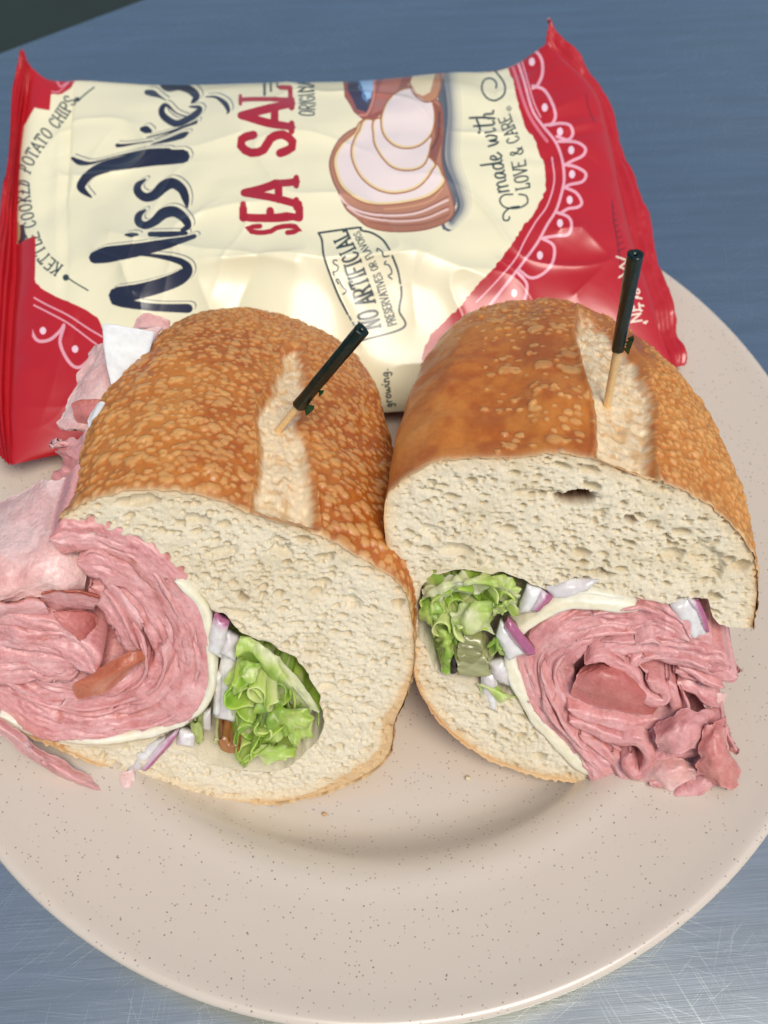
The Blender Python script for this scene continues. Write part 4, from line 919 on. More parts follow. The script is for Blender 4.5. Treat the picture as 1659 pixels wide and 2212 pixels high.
_O = [(.5, 1), (.2, .9), (.05, .5), (.2, .1), (.5, 0), (.8, .1), (.95, .5), (.8, .9), (.5, 1)]
G = {  # stroke letters: (width, straight strokes, curved strokes)
 'A': (.62, [[(0, 0), (.5, 1), (1, 0)], [(.2, .34), (.8, .34)]], []), 'B': (.55, [[(.1, 0), (.1, 1)]], [[(.1, 1), (.7, .97), (.8, .75), (.6, .54), (.1, .52)], [(.1, .52), (.8, .5), (.95, .25), (.7, .02), (.1, 0)]]),
 'C': (.58, [], [[(.9, .78), (.6, 1), (.25, .9), (.05, .5), (.25, .08), (.6, 0), (.92, .2)]]), 'D': (.62, [[(.1, 0), (.1, 1)]], [[(.1, 1), (.6, .95), (.95, .5), (.6, .04), (.1, 0)]]),
 'E': (.52, [[(.9, 1), (.1, 1), (.1, 0), (.95, 0)], [(.1, .52), (.7, .52)]], []), 'F': (.5, [[(.95, 1), (.1, 1), (.1, 0)], [(.1, .52), (.7, .52)]], []),
 'G': (.62, [[(.6, .45), (.92, .45), (.92, .1)]], [[(.9, .8), (.6, 1), (.25, .9), (.05, .5), (.25, .08), (.6, 0), (.92, .12)]]), 'H': (.62, [[(.1, 0), (.1, 1)], [(.9, 0), (.9, 1)], [(.1, .5), (.9, .5)]], []),
 'I': (.28, [[(.5, 0), (.5, 1)]], []), 'K': (.62, [[(.1, 0), (.1, 1)], [(.9, 1), (.1, .42)], [(.35, .6), (.95, 0)]], []), 'L': (.5, [[(.1, 1), (.1, 0), (.95, 0), (.95, .2)]], []),
 'M': (.75, [[(.05, 0), (.1, 1), (.5, .2), (.9, 1), (.95, 0)]], []), 'N': (.65, [[(.1, 0), (.1, 1), (.9, 0), (.9, 1)]], []), 'O': (.64, [], [_O]),
 'P': (.55, [[(.1, 0), (.1, 1)]], [[(.1, 1), (.75, .95), (.9, .75), (.7, .5), (.1, .46)]]), 'R': (.6, [[(.1, 0), (.1, 1)], [(.45, .48), (.95, 0)]], [[(.1, 1), (.75, .95), (.88, .75), (.7, .52), (.1, .48)]]),
 'S': (.5, [], [[(.9, .76), (.75, .97), (.4, 1), (.1, .82), (.2, .58), (.75, .42), (.92, .2), (.65, .01), (.3, .02), (.08, .24)]]), 'T': (.58, [[(.5, 0), (.5, 1)], [(0, .85), (0, 1), (1, 1), (1, .85)]], []),
 'V': (.62, [[(0, 1), (.5, 0), (1, 1)]], []), 'W': (.85, [[(0, 1), (.25, 0), (.5, .8), (.75, 0), (1, 1)]], []), 'Z': (.55, [[(.05, 1), (.95, 1), (.05, 0), (.95, 0)]], []), '&': (.7, [], [[(.95, .35), (.7, .05), (.35, 0), (.08, .22), (.3, .5), (.6, .78), (.45, 1), (.2, .85), (.35, .55), (.95, 0)]]),
 'm': (.9, [], [[(.05, 0), (.08, .5)], [(.08, .35), (.25, .52), (.42, .45), (.45, 0)], [(.45, .35), (.65, .52), (.82, .42), (.86, .08), (1, .05)]]), 'a': (.55, [], [[(.8, .42), (.5, .52), (.12, .35), (.15, .05), (.45, .02), (.75, .3), (.82, .5), (.8, .1), (1, .03)]]),
 'd': (.6, [], [[(.78, .4), (.5, .52), (.12, .35), (.15, .05), (.45, .02), (.75, .3), (.95, 1.1), (.82, .4), (.82, .08), (1, .03)]]), 'e': (.5, [], [[(.1, .25), (.6, .3), (.75, .45), (.45, .54), (.12, .35), (.2, .05), (.55, 0), (1, .15)]]),
 'w': (.8, [], [[(.03, .48), (.12, .1), (.3, .02), (.48, .45), (.52, .1), (.72, .02), (.95, .3), (.9, .5)]]), 'i': (.3, [], [[(.3, .5), (.35, .1), (.6, .02), (1, .1)], [(.5, .75), (.55, .8)]]), 't': (.42, [], [[(.55, .95), (.4, .3), (.5, .03), (1, .08)], [(-.3, .7), (.6, .72), (1.6, .8)]]),
 'h': (.6, [], [[(.3, 1.1), (.12, 0)], [(.15, .25), (.4, .5), (.65, .42), (.68, .08), (1, .05)]]), 'n': (.6, [], [[(.05, .5), (.1, 0)], [(.1, .3), (.4, .52), (.7, .4), (.75, .05), (1, .05)]]), 'g': (.55, [], [[(.8, .42), (.5, .52), (.12, .35), (.2, .08), (.6, .1), (.8, .45), (.8, -.2), (.5, -.38), (.15, -.25)]]),
 'r': (.42, [], [[(.15, .5), (.2, 0)], [(.2, .3), (.5, .5), (.9, .45)]]), 'o': (.55, [], [[(.5, .52), (.15, .4), (.12, .12), (.45, 0), (.8, .12), (.82, .4), (.5, .52)]]), 's': (.45, [], [[(.85, .42), (.5, .52), (.2, .42), (.4, .27), (.8, .15), (.6, 0), (.1, .08)]]),
 '.': (.25, [[(.4, 0), (.45, .05)]], []), '1': (.35, [[(.2, .8), (.5, 1), (.5, 0)]], []), '3': (.5, [], [[(.1, .85), (.5, 1), (.85, .8), (.45, .55), (.9, .3), (.5, 0), (.1, .15)]]), '8': (.5, [], [[(.5, .55), (.15, .75), (.5, 1), (.85, .75), (.5, .55), (.1, .28), (.5, 0), (.9, .28), (.5, .55)]]), '/': (.4, [[(0, -.1), (1, 1.1)]], []), '7': (.5, [[(.05, .85), (.05, 1), (.95, 1), (.35, 0)]], []), ' ': (.35, [], [])}
def glyph(ch, o, rx, up, wd, col, serif=.0, off=(0, 0), grow=0):
    """letter with its origin o, advance vector rx (whole width) and up vector (height), in picture units while tracing"""
    o, rx, up = map(np.array, (o, rx, up))
    T = lambda p: tuple(o + rx * p[0] + up * p[1])
    for st in G[ch][1]:
        for a, b in zip(st[:-1], st[1:]):
            stroke([T(a), T(b)], wd, col, False, off, grow)
        if serif:
            for e in (st[0], st[-1]):
                if e[1] in (0, 1):
                    h_ = serif / max(np.linalg.norm(rx), 1)
                    stroke([T((e[0] - h_, e[1])), T((e[0] + h_, e[1]))], wd * .75, col, False, off, grow)
    for st in G[ch][2]: stroke([T(a) for a in st], wd, col, True, off, grow, step=max(2, np.linalg.norm(up) / 8))
def text(s, path, h0, h1, wd, col, serif=.0, fit=True, gap=.16, cond=1.0):
    p = cat(np.array(path, float), 1.0); L = len(p); tot = sum(G[c][0] + gap for c in s) - gap; x = 0
    for c in s:
        i0 = min(L - 2, int(x / tot * (L - 1))); i1 = min(L - 1, max(i0 + 1, int((x + G[c][0]) / tot * (L - 1)))); hh = h0 + (h1 - h0) * x / tot
        d = p[i1] - p[i0]; up = np.array([d[1], -d[0]]) / (np.linalg.norm(d) + 1e-9) * hh
        if c != ' ': glyph(c, p[i0], d, up, wd * hh / h0, col, serif)
        x += G[c][0] + gap

RED = lin(188, 26, 33); INK = lin(36, 40, 58); INK2 = lin(52, 66, 66); TRED = lin(176, 34, 48); PINK = lin(240, 176, 186)
c1 = lambda pts: crop(0, 27.4, .496, pts)
# red grounds, right and left
fill(jag(cC([(170, 140), (262, 272), (300, 312), (345, 420), (370, 520), (400, 640), (430, 720), (480, 790), (512, 870), (535, 930), (545, 1000), (550, 1090), (520, 1170), (480, 1250), (420, 1320), (380, 1380), (340, 1440), (280, 1520), (200, 1620), (100, 1720), (50, 1790), (0, 1850)]) + [(950, 705), (925, 735), (912, 775), (908, 840), (905, 900)], 2.2, 7, 3) + [(905, 960), (1500, 960), (1560, 800), (1300, 60), (1100, -20)], RED)
fill([(20, 60), (196, 130)] + jag(cA([(560, 40), (530, 70), (480, 130), (420, 190), (310, 210), (240, 270), (180, 370), (125, 480), (118, 600), (110, 720)]), 1.2, 7, 4) + [(20, 400), (-60, 400)], RED)
fill([(-80, 480), (28, 520)] + jag(cA([(90, 1130), (140, 1215), (165, 1240), (200, 1340), (250, 1450), (330, 1500), (430, 1550), (560, 1610), (640, 1670), (680, 1750)]) + [(260, 790), (310, 860), (330, 960)], 1.5, 8, 5) + [(320, 1050), (-80, 1060)], RED)
fill(jag(cC([(-60, 1990), (-110, 2100), (-130, 2260)]), 1, 7, 6) + [(960, 860), (1010, 860), (985, 740)], lin(232, 200, 206), .8)
# lace
for p, w_ in [([(362, 262), (415, 420), (466, 600), (530, 700), (610, 800), (650, 900), (665, 1000), (660, 1080), (620, 1220), (560, 1320), (500, 1430), (420, 1540), (360, 1620), (250, 1760), (150, 1880), (60, 1960)], 6), ([(322, 268), (368, 400), (410, 540), (450, 640), (500, 720), (560, 800)], 7),
              ([(590, 900), (604, 1050), (560, 1200), (490, 1300), (420, 1420), (370, 1520), (300, 1610), (200, 1720), (120, 1800)], 3.5), ([(392, 262), (432, 400), (478, 560), (520, 650)], 3)]:
    stroke(cC([q for q in p]), w_, PINK if w_ != 7 else lin(226, 120, 132))
for p in [[(420, 270), (480, 238), (525, 290), (530, 380), (500, 450), (470, 470)], [(470, 455), (540, 480), (590, 560), (612, 640), (590, 690), (545, 700)], [(575, 700), (640, 688), (700, 700), (720, 750), (690, 790), (620, 770)],
          [(630, 800), (740, 805), (798, 845), (780, 890), (720, 920), (665, 950)], [(665, 945), (740, 960), (800, 1000), (780, 1050), (700, 1070), (665, 1090)], [(665, 1085), (740, 1120), (775, 1180), (750, 1210), (690, 1220), (640, 1250)],
          [(615, 1240), (690, 1270), (712, 1320), (690, 1380), (620, 1388), (540, 1400)], [(520, 1400), (600, 1450), (595, 1550), (540, 1620), (460, 1650), (385, 1600)], [(380, 1620), (430, 1680), (432, 1740), (410, 1800), (350, 1860)], [(190, 1850), (240, 1880), (240, 1960)]]:
    stroke(cC(p), 6.5, PINK)
for x, y in cC([(465, 305), (545, 590), (640, 740), (710, 855), (715, 1005), (700, 1165), (640, 1310), (515, 1510), (355, 1745)]): disc(x, y, 6.5, 9, lin(246, 212, 220))
for p, w_ in [([(120, 1225), (200, 1270), (300, 1320), (400, 1385), (520, 1450)], 3.5), ([(100, 1250), (200, 1300), (300, 1355), (400, 1430), (500, 1500)], 3.5), ([(132, 1300), (130, 1360), (160, 1425), (215, 1425), (262, 1385), (278, 1360)], 7), ([(278, 1365), (262, 1440), (300, 1520), (345, 1545), (400, 1500), (440, 1460)], 7), ([(60, 1130), (75, 1180), (110, 1200), (100, 1280), (125, 1320)], 4), ([(10, 890), (45, 870), (40, 930)], 5), ([(5, 1010), (40, 1060), (20, 1110)], 7)]:
    stroke(c1(p), w_, lin(236, 170, 178))
for x, y in c1([(187, 1385), (327, 1465)]): disc(x, y, 7, 8, lin(246, 212, 220))
stroke(cA([(270, 90), (330, 60), (380, 130), (400, 150), (470, 100), (520, 60)]), 4, lin(230, 140, 150)); stroke(cA([(300, 170), (380, 185), (450, 120)]), 3, lin(230, 140, 150))
# the big brush lettering
brush = [[(1230, 1600, 60), (1000, 1592, 50), (820, 1565, 62), (765, 1535, 100)], [(765, 1515, 112), (900, 1490, 100), (1050, 1450, 95), (1170, 1402, 92), (1222, 1352, 75), (1200, 1305, 48), (1120, 1275, 38), (1000, 1255, 24), (850, 1243, 12)],
  [(620, 1268, 80), (690, 1250, 105), (800, 1233, 98), (950, 1208, 82), (1100, 1175, 62), (1200, 1150, 40), (1270, 1128, 30)], [(820, 1120, 14), (860, 1120, 32), (900, 1117, 14)], [(980, 1115, 34), (1100, 1115, 38), (1215, 1108, 26)],
  [(948, 958, 16), (908, 990, 44), (905, 1035, 52), (950, 1058, 50), (1010, 1030, 60), (1070, 978, 74), (1140, 968, 70), (1200, 1008, 58), (1228, 1060, 46), (1190, 1088, 24)], [(948, 758, 16), (902, 795, 44), (902, 840, 55), (950, 874, 58), (1010, 858, 65), (1070, 802, 76), (1130, 782, 70), (1188, 822, 60), (1212, 880, 50), (1222, 935, 18)],
  [(595, 872, 14), (545, 832, 42), (530, 795, 58), (590, 722, 62), (700, 672, 82), (850, 642, 92), (1000, 620, 98), (1100, 612, 98), (1195, 606, 92)], [(475, 620, 22), (520, 645, 38), (600, 650, 18), (750, 608, 7), (900, 582, 26), (1000, 582, 56), (1100, 592, 80)],
  [(765, 535, 26), (800, 535, 20), (900, 520, 9), (1000, 505, 8)], [(990, 528, 8), (1100, 500, 28), (1190, 470, 40), (1225, 452, 18)], [(960, 482, 8), (1100, 448, 12), (1280, 385, 20)], [(1010, 495, 6), (1150, 440, 9), (1290, 372, 10)], [(930, 430, 36), (955, 432, 52), (980, 440, 30)],
  [(1225, 350, 8), (1150, 322, 10), (1085, 270, 26), (1055, 305, 40), (1075, 350, 46), (1150, 392, 46), (1230, 362, 44), (1290, 322, 42), (1305, 288, 28), (1240, 282, 12)], [(960, 188, 36), (1000, 195, 44), (1040, 215, 20), (1082, 238, 6)],
  [(1030, 115, 14), (1090, 160, 44), (1170, 150, 52), (1240, 172, 54), (1282, 215, 50), (1255, 255, 18)], [(1345, 218, 8), (1410, 220, 18), (1470, 262, 34), (1492, 310, 22), (1480, 330, 5)]]
B_ = [[(q[0], q[1], q[2] * .3307) for q in cA(b)] for b in brush]
for b in B_: stroke(b, 5, lin(128, 130, 128), off=(7.5, -6), grow=1.5, step=5)
for b in B_: stroke(b, 5, CREAM, off=(5.2, -4.2), grow=1.5, step=5)
for b in B_: stroke(b, 5, INK, step=4)
# SEA SALT
def big(ch, x0, x1, y0, y1, wd, sl=0):
    a, b, c = cB([(x1, y0), (x1, y1), (x0, y0)])
    glyph(ch, a, (b[0] - a[0], b[1] - a[1]), (c[0] - a[0], c[1] - a[1] + sl), wd, TRED, serif=9 if ch != 'S' else 0)
big('S', 205, 550, 1192, 1140, 11); big('E', 178, 545, 1100, 1020, 17); big('A', 185, 525, 1000, 855, 17); big('S', 165, 500, 680, 535, 19); big('A', 165, 495, 500, 345, 17); big('L', 160, 485, 330, 235, 10)
for p in cB([(400, 1050), (392, 870), (395, 560)]): pass
text('ORIGINAL', cB([(645, 425), (648, 330), (640, 250), (640, 160)]), 34, 34, 3.2, INK2)
text('prn', [], 1, 1, 1, INK) if False else None
for k in range(3): stroke(cB([(318 + k * 42, 288 - k * 25), (318 + k * 42, 205)]), 6 - k, lin(90, 92, 88), False)
# rosette with curved lettering
for p in [[(955, 1893), (1226, 1808), (1198, 1700), (1212, 1600), (1210, 1540)], [(1205, 1520), (1190, 1440), (1165, 1370), (1152, 1340)], [(1135, 1300), (1090, 1235), (1020, 1190), (945, 1172), (935, 1155), (670, 1190)], [(670, 1190), (692, 1235), (705, 1340), (745, 1460), (800, 1600), (862, 1722)], [(872, 1735), (885, 1760)], [(895, 1775), (905, 1795)], [(925, 1830), (955, 1893)]]:
    q = cB(p); stroke(q, 4.5, INK2, len(p) > 3)
text('NO ARTIFICIAL', cB([(1075, 1800), (1040, 1640), (985, 1480), (935, 1340), (885, 1240), (850, 1170)]), 44, 33, 6.2, INK2, serif=3.2)
text('PRESERVATIVES OR FLAVORS', cB([(1180, 1785), (1130, 1620), (1085, 1480), (1030, 1350), (975, 1250), (935, 1175)]), 19, 14, 2.8, INK2, serif=1.6)
for p in [[(830, 1590), (855, 1570), (835, 1550), (815, 1520), (800, 1490), (785, 1500), (800, 1520)], [(770, 1465), (765, 1445), (790, 1440), (800, 1410), (770, 1390), (768, 1368), (790, 1370)], [(1150, 1490), (1125, 1470), (1150, 1450), (1130, 1400), (1100, 1395), (1110, 1375)], [(1130, 1340), (1095, 1345), (1085, 1310), (1050, 1290), (1055, 1310)]]:
    stroke(cB(p), 3.2, INK2)
# handwriting on the right
text('made with', cC([(322, 1112), (292, 960), (262, 830), (238, 700), (232, 610)]), 44, 50, 4.2, INK2, gap=.08)
text('LOVE & CARE', cC([(452, 1088), (418, 900), (388, 790), (350, 690), (325, 630)]), 30, 26, 3.6, INK2, serif=2.6)
stroke(cC([(322, 580), (338, 595), (322, 612), (306, 597), (322, 580)]), 1.6, INK2); disc(*cC([(322, 597)])[0], 2, 2, INK2)
stroke(cC([(110, 285), (190, 322), (260, 390), (296, 450), (290, 510), (240, 546), (185, 530), (153, 475), (168, 420), (210, 408), (243, 435), (242, 468)]), 4, INK2)
stroke(cC([(345, 1130), (290, 1135), (265, 1170), (300, 1212), (380, 1215), (436, 1185), (430, 1140), (385, 1130)]), 3.6, INK2); stroke(cC([(385, 1205), (330, 1215), (290, 1250), (290, 1290), (320, 1290), (325, 1270)]), 3.6, INK2)
# arc of small capitals
text('KETTLE COOKED POTATO CHIPS', cA([(408, 1320), (330, 1260), (272, 1170), (235, 1050), (205, 930), (190, 820), (196, 720), (238, 620), (312, 510), (400, 400), (500, 250)]), 27, 27, 3.4, INK2, serif=2.4)
stroke(cA([(520, 235), (615, 155)]), 3, INK2, False); disc(*cA([(505, 235)])[0], 6, 5, INK2); stroke(cA([(450, 1405), (575, 1482)]), 3, INK2, False); disc(*cA([(430, 1398)])[0], 7, 7, INK2)
disc(*cA([(140, 1130)])[0], 9, 26, lin(44, 30, 40)); disc(*cA([(118, 1100)])[0], 5, 22, lin(196, 170, 120))
# potato slices and pot
BR0, BR1, SL, SLY = lin(150, 96, 78), lin(186, 132, 104), lin(240, 224, 216), lin(238, 214, 160)
for k in range(5): stroke(cB([(1480 + k * 14, 140), (1510 + k * 14, 400), (1500 + k * 14, 700), (1560 + k * 13, 900), (1590 + k * 10, 1020), (1520, 1130)]), 34 - k * 5, mixc(lin(96, 104, 110), CREAM, np.array(k / 5.0))) if k == 0 else None
for wk, ck_ in ((34, (230, 224, 192)), (25, (212, 208, 182)), (17, (184, 182, 166)), (10, (140, 142, 140))):
    stroke(cB([(1495 + wk, 140), (1522 + wk, 400), (1512 + wk, 700), (1572 + wk, 900), (1598 + wk * .6, 1020), (1540, 1120)]), wk, lin(*ck_))
stroke(cB([(1475, 135), (1505, 400), (1490, 700), (1560, 900), (1585, 1020), (1530, 1110)]), 7, lin(90, 96, 104))
fill(cB([(800, 170), (840, 300), (900, 400), (960, 450), (1040, 450), (1110, 390), (1210, 280), (1270, 200), (1270, 100), (1000, 100), (810, 110)]), lin(158, 92, 80))
fill(cB([(1060, 110), (1045, 300), (1010, 420), (1100, 380), (1180, 280), (1200, 110)]), lin(186, 116, 98)); fill(cB([(836, 120), (860, 260), (920, 380), (985, 400), (1015, 320), (1022, 120)]), lin(66, 62, 82)); fill(cB([(925, 120), (925, 190), (960, 260), (985, 320), (1012, 310), (1024, 120)]), lin(160, 196, 228))
stroke(cB([(1035, 120), (1030, 300), (990, 410), (940, 420)]), 5, lin(214, 140, 120)); stroke(cB([(925, 190), (945, 215), (935, 240), (965, 270), (960, 300), (990, 330)]), 4, lin(100, 140, 190))
whole = [(745, 720), (760, 830), (800, 920), (850, 1030), (920, 1090), (1000, 1150), (1150, 1180), (1350, 1170), (1500, 1120), (1556, 1050), (1540, 950), (1500, 830), (1475, 700), (1485, 500), (1465, 350), (1400, 300), (1250, 230), (1120, 330), (1060, 450), (900, 510), (800, 590)]
fill([tuple(q) for q in cat(cB(whole), 5, True)], BR1); stroke(cB(whole), 3.5, BR0, closed=True)
fill(cB([(1420, 330), (1480, 380), (1475, 600), (1440, 720), (1380, 760), (1430, 560)]), lin(150, 92, 72)); fill(cB([(900, 1080), (1150, 1130), (1400, 1110), (1545, 1040), (1500, 1115), (1350, 1168), (1150, 1178), (1000, 1150)]), lin(176, 118, 90))
for p, c_, w_ in [([(800, 930), (870, 1010), (1050, 1060), (1300, 1050), (1520, 950)], BR0, 2.6), ([(805, 945), (880, 1022), (1050, 1072), (1300, 1063), (1515, 975)], lin(236, 206, 196), 5), ([(840, 1000), (940, 1065), (1150, 1098), (1350, 1085), (1520, 1015)], BR0, 2.6), ([(860, 1020), (960, 1080), (1150, 1112), (1350, 1100), (1515, 1035)], lin(232, 198, 186), 4.5), ([(1000, 1120), (1180, 1140), (1360, 1130), (1530, 1070)], BR0, 2.2),
                  ([(1440, 640), (1425, 740), (1470, 800)], BR0, 3), ([(1460, 400), (1450, 560), (1400, 650)], lin(120, 70, 60), 5), ([(1480, 900), (1400, 980), (1250, 1020), (1100, 1035)], lin(214, 160, 120), 3)]: stroke(cB(p), w_, c_)
for p in ([(768, 720), (798, 850), (860, 930), (960, 990), (1080, 1008), (1250, 992), (1400, 950), (1492, 865), (1480, 805), (1400, 700), (1000, 460), (900, 540), (810, 620)], [(885, 640), (900, 740), (960, 840), (1060, 910), (1180, 932), (1320, 892), (1412, 785), (1400, 700), (1020, 450), (930, 530)], [(1028, 560), (1060, 660), (1150, 760), (1270, 782), (1362, 742), (1402, 625), (1380, 540), (1060, 440)], [(1080, 440), (1092, 540), (1150, 610), (1230, 638), (1330, 620), (1410, 540), (1430, 420), (1400, 310), (1300, 245), (1200, 260), (1120, 330)]):
    q = [tuple(k) for k in cat(cB(p), 5, True)]; fill(q, SLY); c0 = np.mean(q, axis=0); fill([tuple(c0 + (np.array(k) - c0) * .94 + (1, -2)) for k in q], SL); stroke(cB(p), 3.2, lin(168, 104, 70), closed=True)
p = [(1262, 110), (1268, 220), (1300, 290), (1370, 335), (1440, 312), (1470, 230), (1465, 110)]; fill(cB(p), lin(196, 140, 100)); fill(cB([(1262, 110), (1272, 215), (1305, 275), (1350, 295), (1400, 270), (1418, 200), (1410, 110)]), lin(240, 224, 180)); stroke(cB(p), 3, BR0)
# lettering on the folded end and below
text('Miss', cC([(920, 720), (895, 640), (880, 570)]), 14, 14, 2.4, lin(236, 216, 190), gap=.1); text('Vis', cC([(890, 560), (868, 500)]), 14, 14, 2.4, lin(236, 216, 190), gap=.1) if 'V' in G else None
stroke(cC([(800, 480), (820, 600), (880, 720), (930, 730)]), 2.2, lin(120, 24, 34))
for k in range(9): stroke(cC([(965 + k * 4, 1180 + k * 38), (1050 + k * 5, 1150 + k * 38)]), 2.4, lin(110, 26, 36), False)
stroke(cC([(965, 1160), (975, 1300), (1000, 1440), (1020, 1600), (1040, 1760)]), 2.6, lin(110, 26, 36))
text('W', cC([(1075, 1640), (1060, 1510)]), 24, 24, 4, lin(236, 220, 190)); text('NET', cC([(1150, 1920), (1120, 1740)]), 24, 24, 4.2, lin(240, 226, 204)); text('1 7/8', cC([(1225, 1925), (1165, 1700)]), 22, 22, 4, lin(240, 226, 204))
text('the', [(778, 858), (770, 822), (768, 798)], 22, 22, 3, INK2, gap=.1); text('growing.', [(848, 880), (842, 835), (838, 796)], 20, 20, 3, INK2, gap=.1); text('s', [(812, 858), (808, 842)], 20, 20, 3, INK2)
IMG[:int(.52 * TH), :int(.03 * TW)] = RED; IMG[:int(.10 * TH), :int(.08 * TW)] = RED; IMG[:, int(.985 * TW):] = RED; IMG[int(.9 * TH):, :int(.04 * TW)] = RED
im = bpy.data.images.new('packet_print', TW, TH, float_buffer=False); im.colorspace_settings.name = 'sRGB'
srgb = np.where(IMG <= .0031308, IMG * 12.92, 1.055 * np.clip(IMG, 0, 1) ** (1 / 2.4) - .055)
bf = np.ones((TH, TW, 4), np.float32); bf[..., :3] = srgb; im.pixels.foreach_set(bf.ravel()); im.update(); im.pack()

def foil_mat(name, col=None, tex=None, rough=.36):
    m = bpy.data.materials.new(name); m.use_nodes = True; n = m.node_tree.nodes; l = m.node_tree.links; p = n['Principled BSDF']
    p.inputs['Roughness'].default_value = rough; p.inputs['Specular IOR Level'].default_value = .55; p.inputs['Coat Weight'].default_value = .45; p.inputs['Coat Roughness'].default_value = .16
    if tex:
        t = n.new('ShaderNodeTexImage'); t.image = tex; t.extension = 'EXTEND'; t.interpolation = 'Cubic'; uvn = n.new('ShaderNodeUVMap'); uvn.uv_map = 'UV'; l.new(uvn.outputs[0], t.inputs[0]); l.new(t.outputs[0], p.inputs['Base Color'])
    else: p.inputs['Base Color'].default_value = (*col, 1)
    tc = n.new('ShaderNodeTexCoord'); z = n.new('ShaderNodeTexNoise'); z.inputs['Scale'].default_value = 38; z.inputs['Detail'].default_value = 3; z.inputs['Distortion'].default_value = .6; l.new(tc.outputs['Object'], z.inputs['Vector'])
    b = n.new('ShaderNodeBump'); b.inputs['Strength'].default_value = .25; b.inputs['Distance'].default_value = .002; l.new(z.outputs[0], b.inputs['Height']); l.new(b.outputs[0], p.inputs['Normal'])
    return m
PRINT = foil_mat('printed_foil', tex=im); REDF = foil_mat('red_foil', RED, rough=.32)
bag = empty('chip_bag', (-1, 26, 2.5), 'cream and red bag of sea salt potato chips lying behind the two sandwich halves', 'chip bag')
uvs = np.stack([u, v], -1).reshape(-1, 2)
ff = gridf(NU, NV)
if (gnormal(FP)[NU // 2, NV // 2] @ BN[NU // 2, NV // 2]) < 0: ff = ff[:, ::-1]
obj('front_panel', mesh('front_panel', FP.reshape(-1, 3), ff, uv=uvs), PRINT, bag)
obj('back_panel', mesh('back_panel', BKP[::4, ::4].reshape(-1, 3), gridf(BKP[::4, ::4].shape[0], BKP[::4, ::4].shape[1])[:, ::-1]), REDF, bag)
def seal(inner, outer, label, ph, flip):
    nv, nw = NV, 36; t = np.linspace(0, 1, nw)[None, :, None]; a = inner[:, None, :]; b = outer[:, None, :]
    P = a * (1 - t) + b * t; N = gnormal(P)
    if N[nv // 2, nw // 2] @ (CAM - P[nv // 2, nw // 2]) < 0: N = -N
    T_ = np.tile(t[..., 0], (nv, 1)); Sx = np.tile(np.arange(nv)[:, None] * .055, (1, nw))
    rip = np.sin(T_ * 6.2 * 2 * np.pi) * .05 * sst(0, .15, T_) + fbm(Sx * .8, T_ * 2, seed=ph) * .10 * T_ + np.sin(Sx * 1.6 + ph + fbm(Sx * .3, T_, seed=ph + 2) * 3) * .10 * T_
    rip = rip + (1.0 if flip else .6) * (-.5 * np.exp(-((T_ - .22) / .16) ** 2) * sst(0, 1.5, Sx) * sst(0, 1.5, Sx.max() - Sx)) + .18 * np.exp(-((T_ - .7) / .2) ** 2)
    P = P + N * rip[..., None]; Q = P - N * .03
    V = np.vstack([P.reshape(-1, 3), Q.reshape(-1, 3)]); F = gridf(nv, nw)
    o = obj('end_seal', mesh('end_seal', V, np.vstack([F, F[:, ::-1] + nv * nw])), REDF, bag, label)
seal(cl, curve3([(-12, 995, 2.9), (-30, 870, 2.95), (-30, 700, 3.05), (-14, 560, 3.1), (0, 451, 3.3), (18, 336, 3.7), (27, 200, 4.2), (44, 103, 4.9)], NV), 'crimped red seal at the left end of the bag', 21, False)
seal(cr, curve3([(1463, 785, 2.0), (1470, 757, 2.1), (1449, 670, 2.4), (1409, 541, 2.9), (1387, 458, 3.2), (1349, 347, 3.6), (1285, 194, 4.3), (1182, 42, 5.4)], NV), 'crimped dark red seal folded back at the right end', 33, True)
# ------------------------------------------------------------------ picks with dark green wrap
WOOD = mat('bamboo', rough=.5, sss=.1, sc=.001, bump=.3, bscale=900, col=lin(236, 200, 140))
WRAP = mat('green_cellophane', rough=.3, spec=.4, coat=.2, coatr=.12, bump=.5, bscale=420, bdist=.0006, col=lin(8, 30, 22))
FRILL = mat('green_frill', rough=.25, spec=.5, col=lin(14, 72, 44))
def tube(A, B, r0, r1, n=14, m=10, cap=True, ripple=0, seed=0, hollow=False):
    A, B = np.array(A), np.array(B); d = (B - A) / np.linalg.norm(B - A); x = np.cross(d, [0, 0, 1.0]); x /= np.linalg.norm(x); y = np.cross(d, x); L = np.linalg.norm(B - A)
    t = np.linspace(0, 1, m); an_ = np.linspace(0, 2 * np.pi, n, endpoint=False); TT, AN = np.meshgrid(t, an_, indexing='ij')
    r = r0 + (r1 - r0) * TT + ripple * fbm(np.cos(AN) * 1.6 + TT * L * .3, np.sin(AN) * 1.6 + TT * L * .6, seed=seed)
    P = A + TT[..., None] * (B - A) + r[..., None] * (np.cos(AN)[..., None] * x + np.sin(AN)[..., None] * y)
    rows = [P]
    if hollow: rows.append(P[-1:] * .45 + (A + (B - A)) * .55 - d * .0); rows.append(rows[-1] * .5 + (B - d * .08) * .5 + (rows[-1] - rows[-1]) )
    else: rows.append(P[-1:] * .05 + B * .95)
    rows.insert(0, P[:1] * .05 + A * .95)
    P = np.concatenate(rows); k = P.shape[0]
    i, j = np.meshgrid(np.arange(k - 1), np.arange(n), indexing='ij'); a = i * n + j; b = i * n + (j + 1) % n
    return P.reshape(-1, 3), np.stack([a, b, b + n, a + n], -1).reshape(-1, 4)
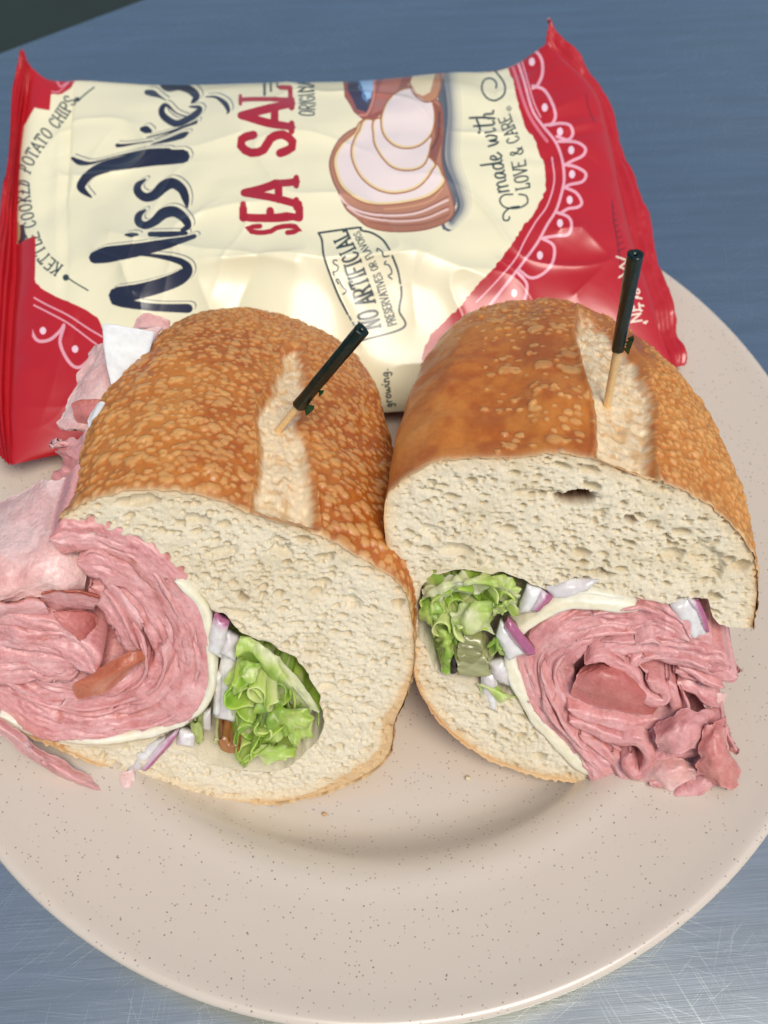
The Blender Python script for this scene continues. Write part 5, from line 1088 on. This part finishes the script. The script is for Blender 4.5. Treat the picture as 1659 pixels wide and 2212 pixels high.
def pick(res, p0, p1, sp, hlen, label):
    Q = res['px'].reshape(-1, 2); fcg = res['facing'].ravel(); d = np.hypot(Q[:, 0] - p0[0], Q[:, 1] - p0[1]) + (~fcg) * 1e6
    base = res['P'].reshape(-1, 3)[np.argmin(d)]; r = ray(*p1)[0]
    ts = np.linspace(5, 40, 4000); cand = CAM + r * ts[:, None]; dl = np.linalg.norm(cand - base, axis=1); hz = np.hypot(*(cand - base)[:, :2].T)
    top = cand[np.argmin(hz + np.abs(dl - hlen) * .6)]; dr = (top - base) / np.linalg.norm(top - base); L = np.linalg.norm(top - base)
    pk = empty('sandwich_pick', base, label, 'toothpick', 'green topped picks in the sandwiches')
    V, F = tube(base - dr * 1.6, base + dr * L * .97, .085, .10); obj('stick', mesh('stick', V, F), WOOD, pk)
    V, F = tube(base + dr * L * sp, top, .145, .16, n=36, m=60, ripple=.022, seed=int(L * 100), hollow=True); obj('wrap', mesh('wrap', V, F), WRAP, pk)
    # frayed frill ends of the wrap
    side = np.cross(dr, (CAM - base)); side /= np.linalg.norm(side); cm = (CAM - base) / np.linalg.norm(CAM - base); V = []; F = []
    rnd = random.Random(int(L * 77))
    for k in range(6):
        b = base + dr * (L * sp + rnd.uniform(-.02, .9 if k > 3 else .25)) + side * rnd.uniform(.12, .16) + cm * rnd.uniform(-.12, .1); s_ = rnd.uniform(.10, .2)
        q = [b, b + side * s_ * .8 + dr * .12, b + side * s_ + dr * .02 + cm * .1, b + side * s_ * .9 - dr * .14, b + side * s_ * .3 - dr * .16]
        o_ = len(V); V += q + [p + cm * .015 for p in q]; F += [(o_, o_ + 1, o_ + 2, o_ + 3), (o_, o_ + 3, o_ + 4, o_ + 4), (o_ + 5, o_ + 8, o_ + 7, o_ + 6)]
    F = [f if len(set(f)) == 4 else (f[0], f[1], f[2], f[2] - 1) for f in F]
    obj('frill', mesh('frill', V, [f for f in F if len(set(f)) == 4]), FRILL, pk)
pick(bl, (603, 912), (781, 712), .27, 4.0, 'green topped wooden pick leaning right out of the left sandwich half')
pick(br, (1322, 858), (1373, 549), .42, 4.4, 'green topped wooden pick standing upright in the right sandwich half')
# ------------------------------------------------------------------ crumbs on the plate
def lump(name, x, y, r, col, label, sq=(1, .7, .5), seed=1):
    c = on_z(x, y, PZ + .08 + r * sq[2] * .6); n, m_ = 22, 14
    th = np.linspace(0, 2 * np.pi, n, endpoint=False)[:, None] + np.zeros((1, m_)); ph = np.linspace(-1.5, 1.5, m_)[None, :] + np.zeros((n, 1))
    d = np.stack([np.cos(th) * np.cos(ph), np.sin(th) * np.cos(ph), np.sin(ph)], -1); k = 1 + fbm(d[..., 0] * 2 + seed, d[..., 1] * 2, d[..., 2] * 2, seed=seed) * .6
    P = c + d * k[..., None] * r * np.array(sq)
    return obj(name, mesh(name, P.reshape(-1, 3), gridf(n, m_, True), np.broadcast_to(col, (n * m_, 3))), CRUST, None, label, 'crumb')
lump('bread_crumb', 350, 1733, .22, lin(176, 112, 58), 'small brown crust crumb on the plate just below the left half', seed=3)
lump('bread_crumb', 376, 1730, .12, lin(196, 140, 84), 'tinier crust crumb beside the brown one below the left half', seed=4)
lump('bread_crumb', 437, 1828, .08, lin(228, 212, 176), 'pale crumb alone on the plate in front of the left half', seed=5)
lump('bread_crumb', 624, 1936, .09, lin(228, 212, 176), 'pale crumb on the front slope of the plate, left of centre', seed=6)
lump('bread_crumb', 700, 1758, .06, lin(206, 160, 104), 'speck of crust on the plate below the right end of the left half', seed=8)
lump('bread_crumb', 1010, 1680, .07, lin(226, 208, 170), 'pale crumb on the plate below the lettuce end of the right half', seed=9)
lump('bread_crumb', 1455, 1928, .09, lin(214, 196, 176), 'lone pale crumb on the front right rim of the plate', seed=10)
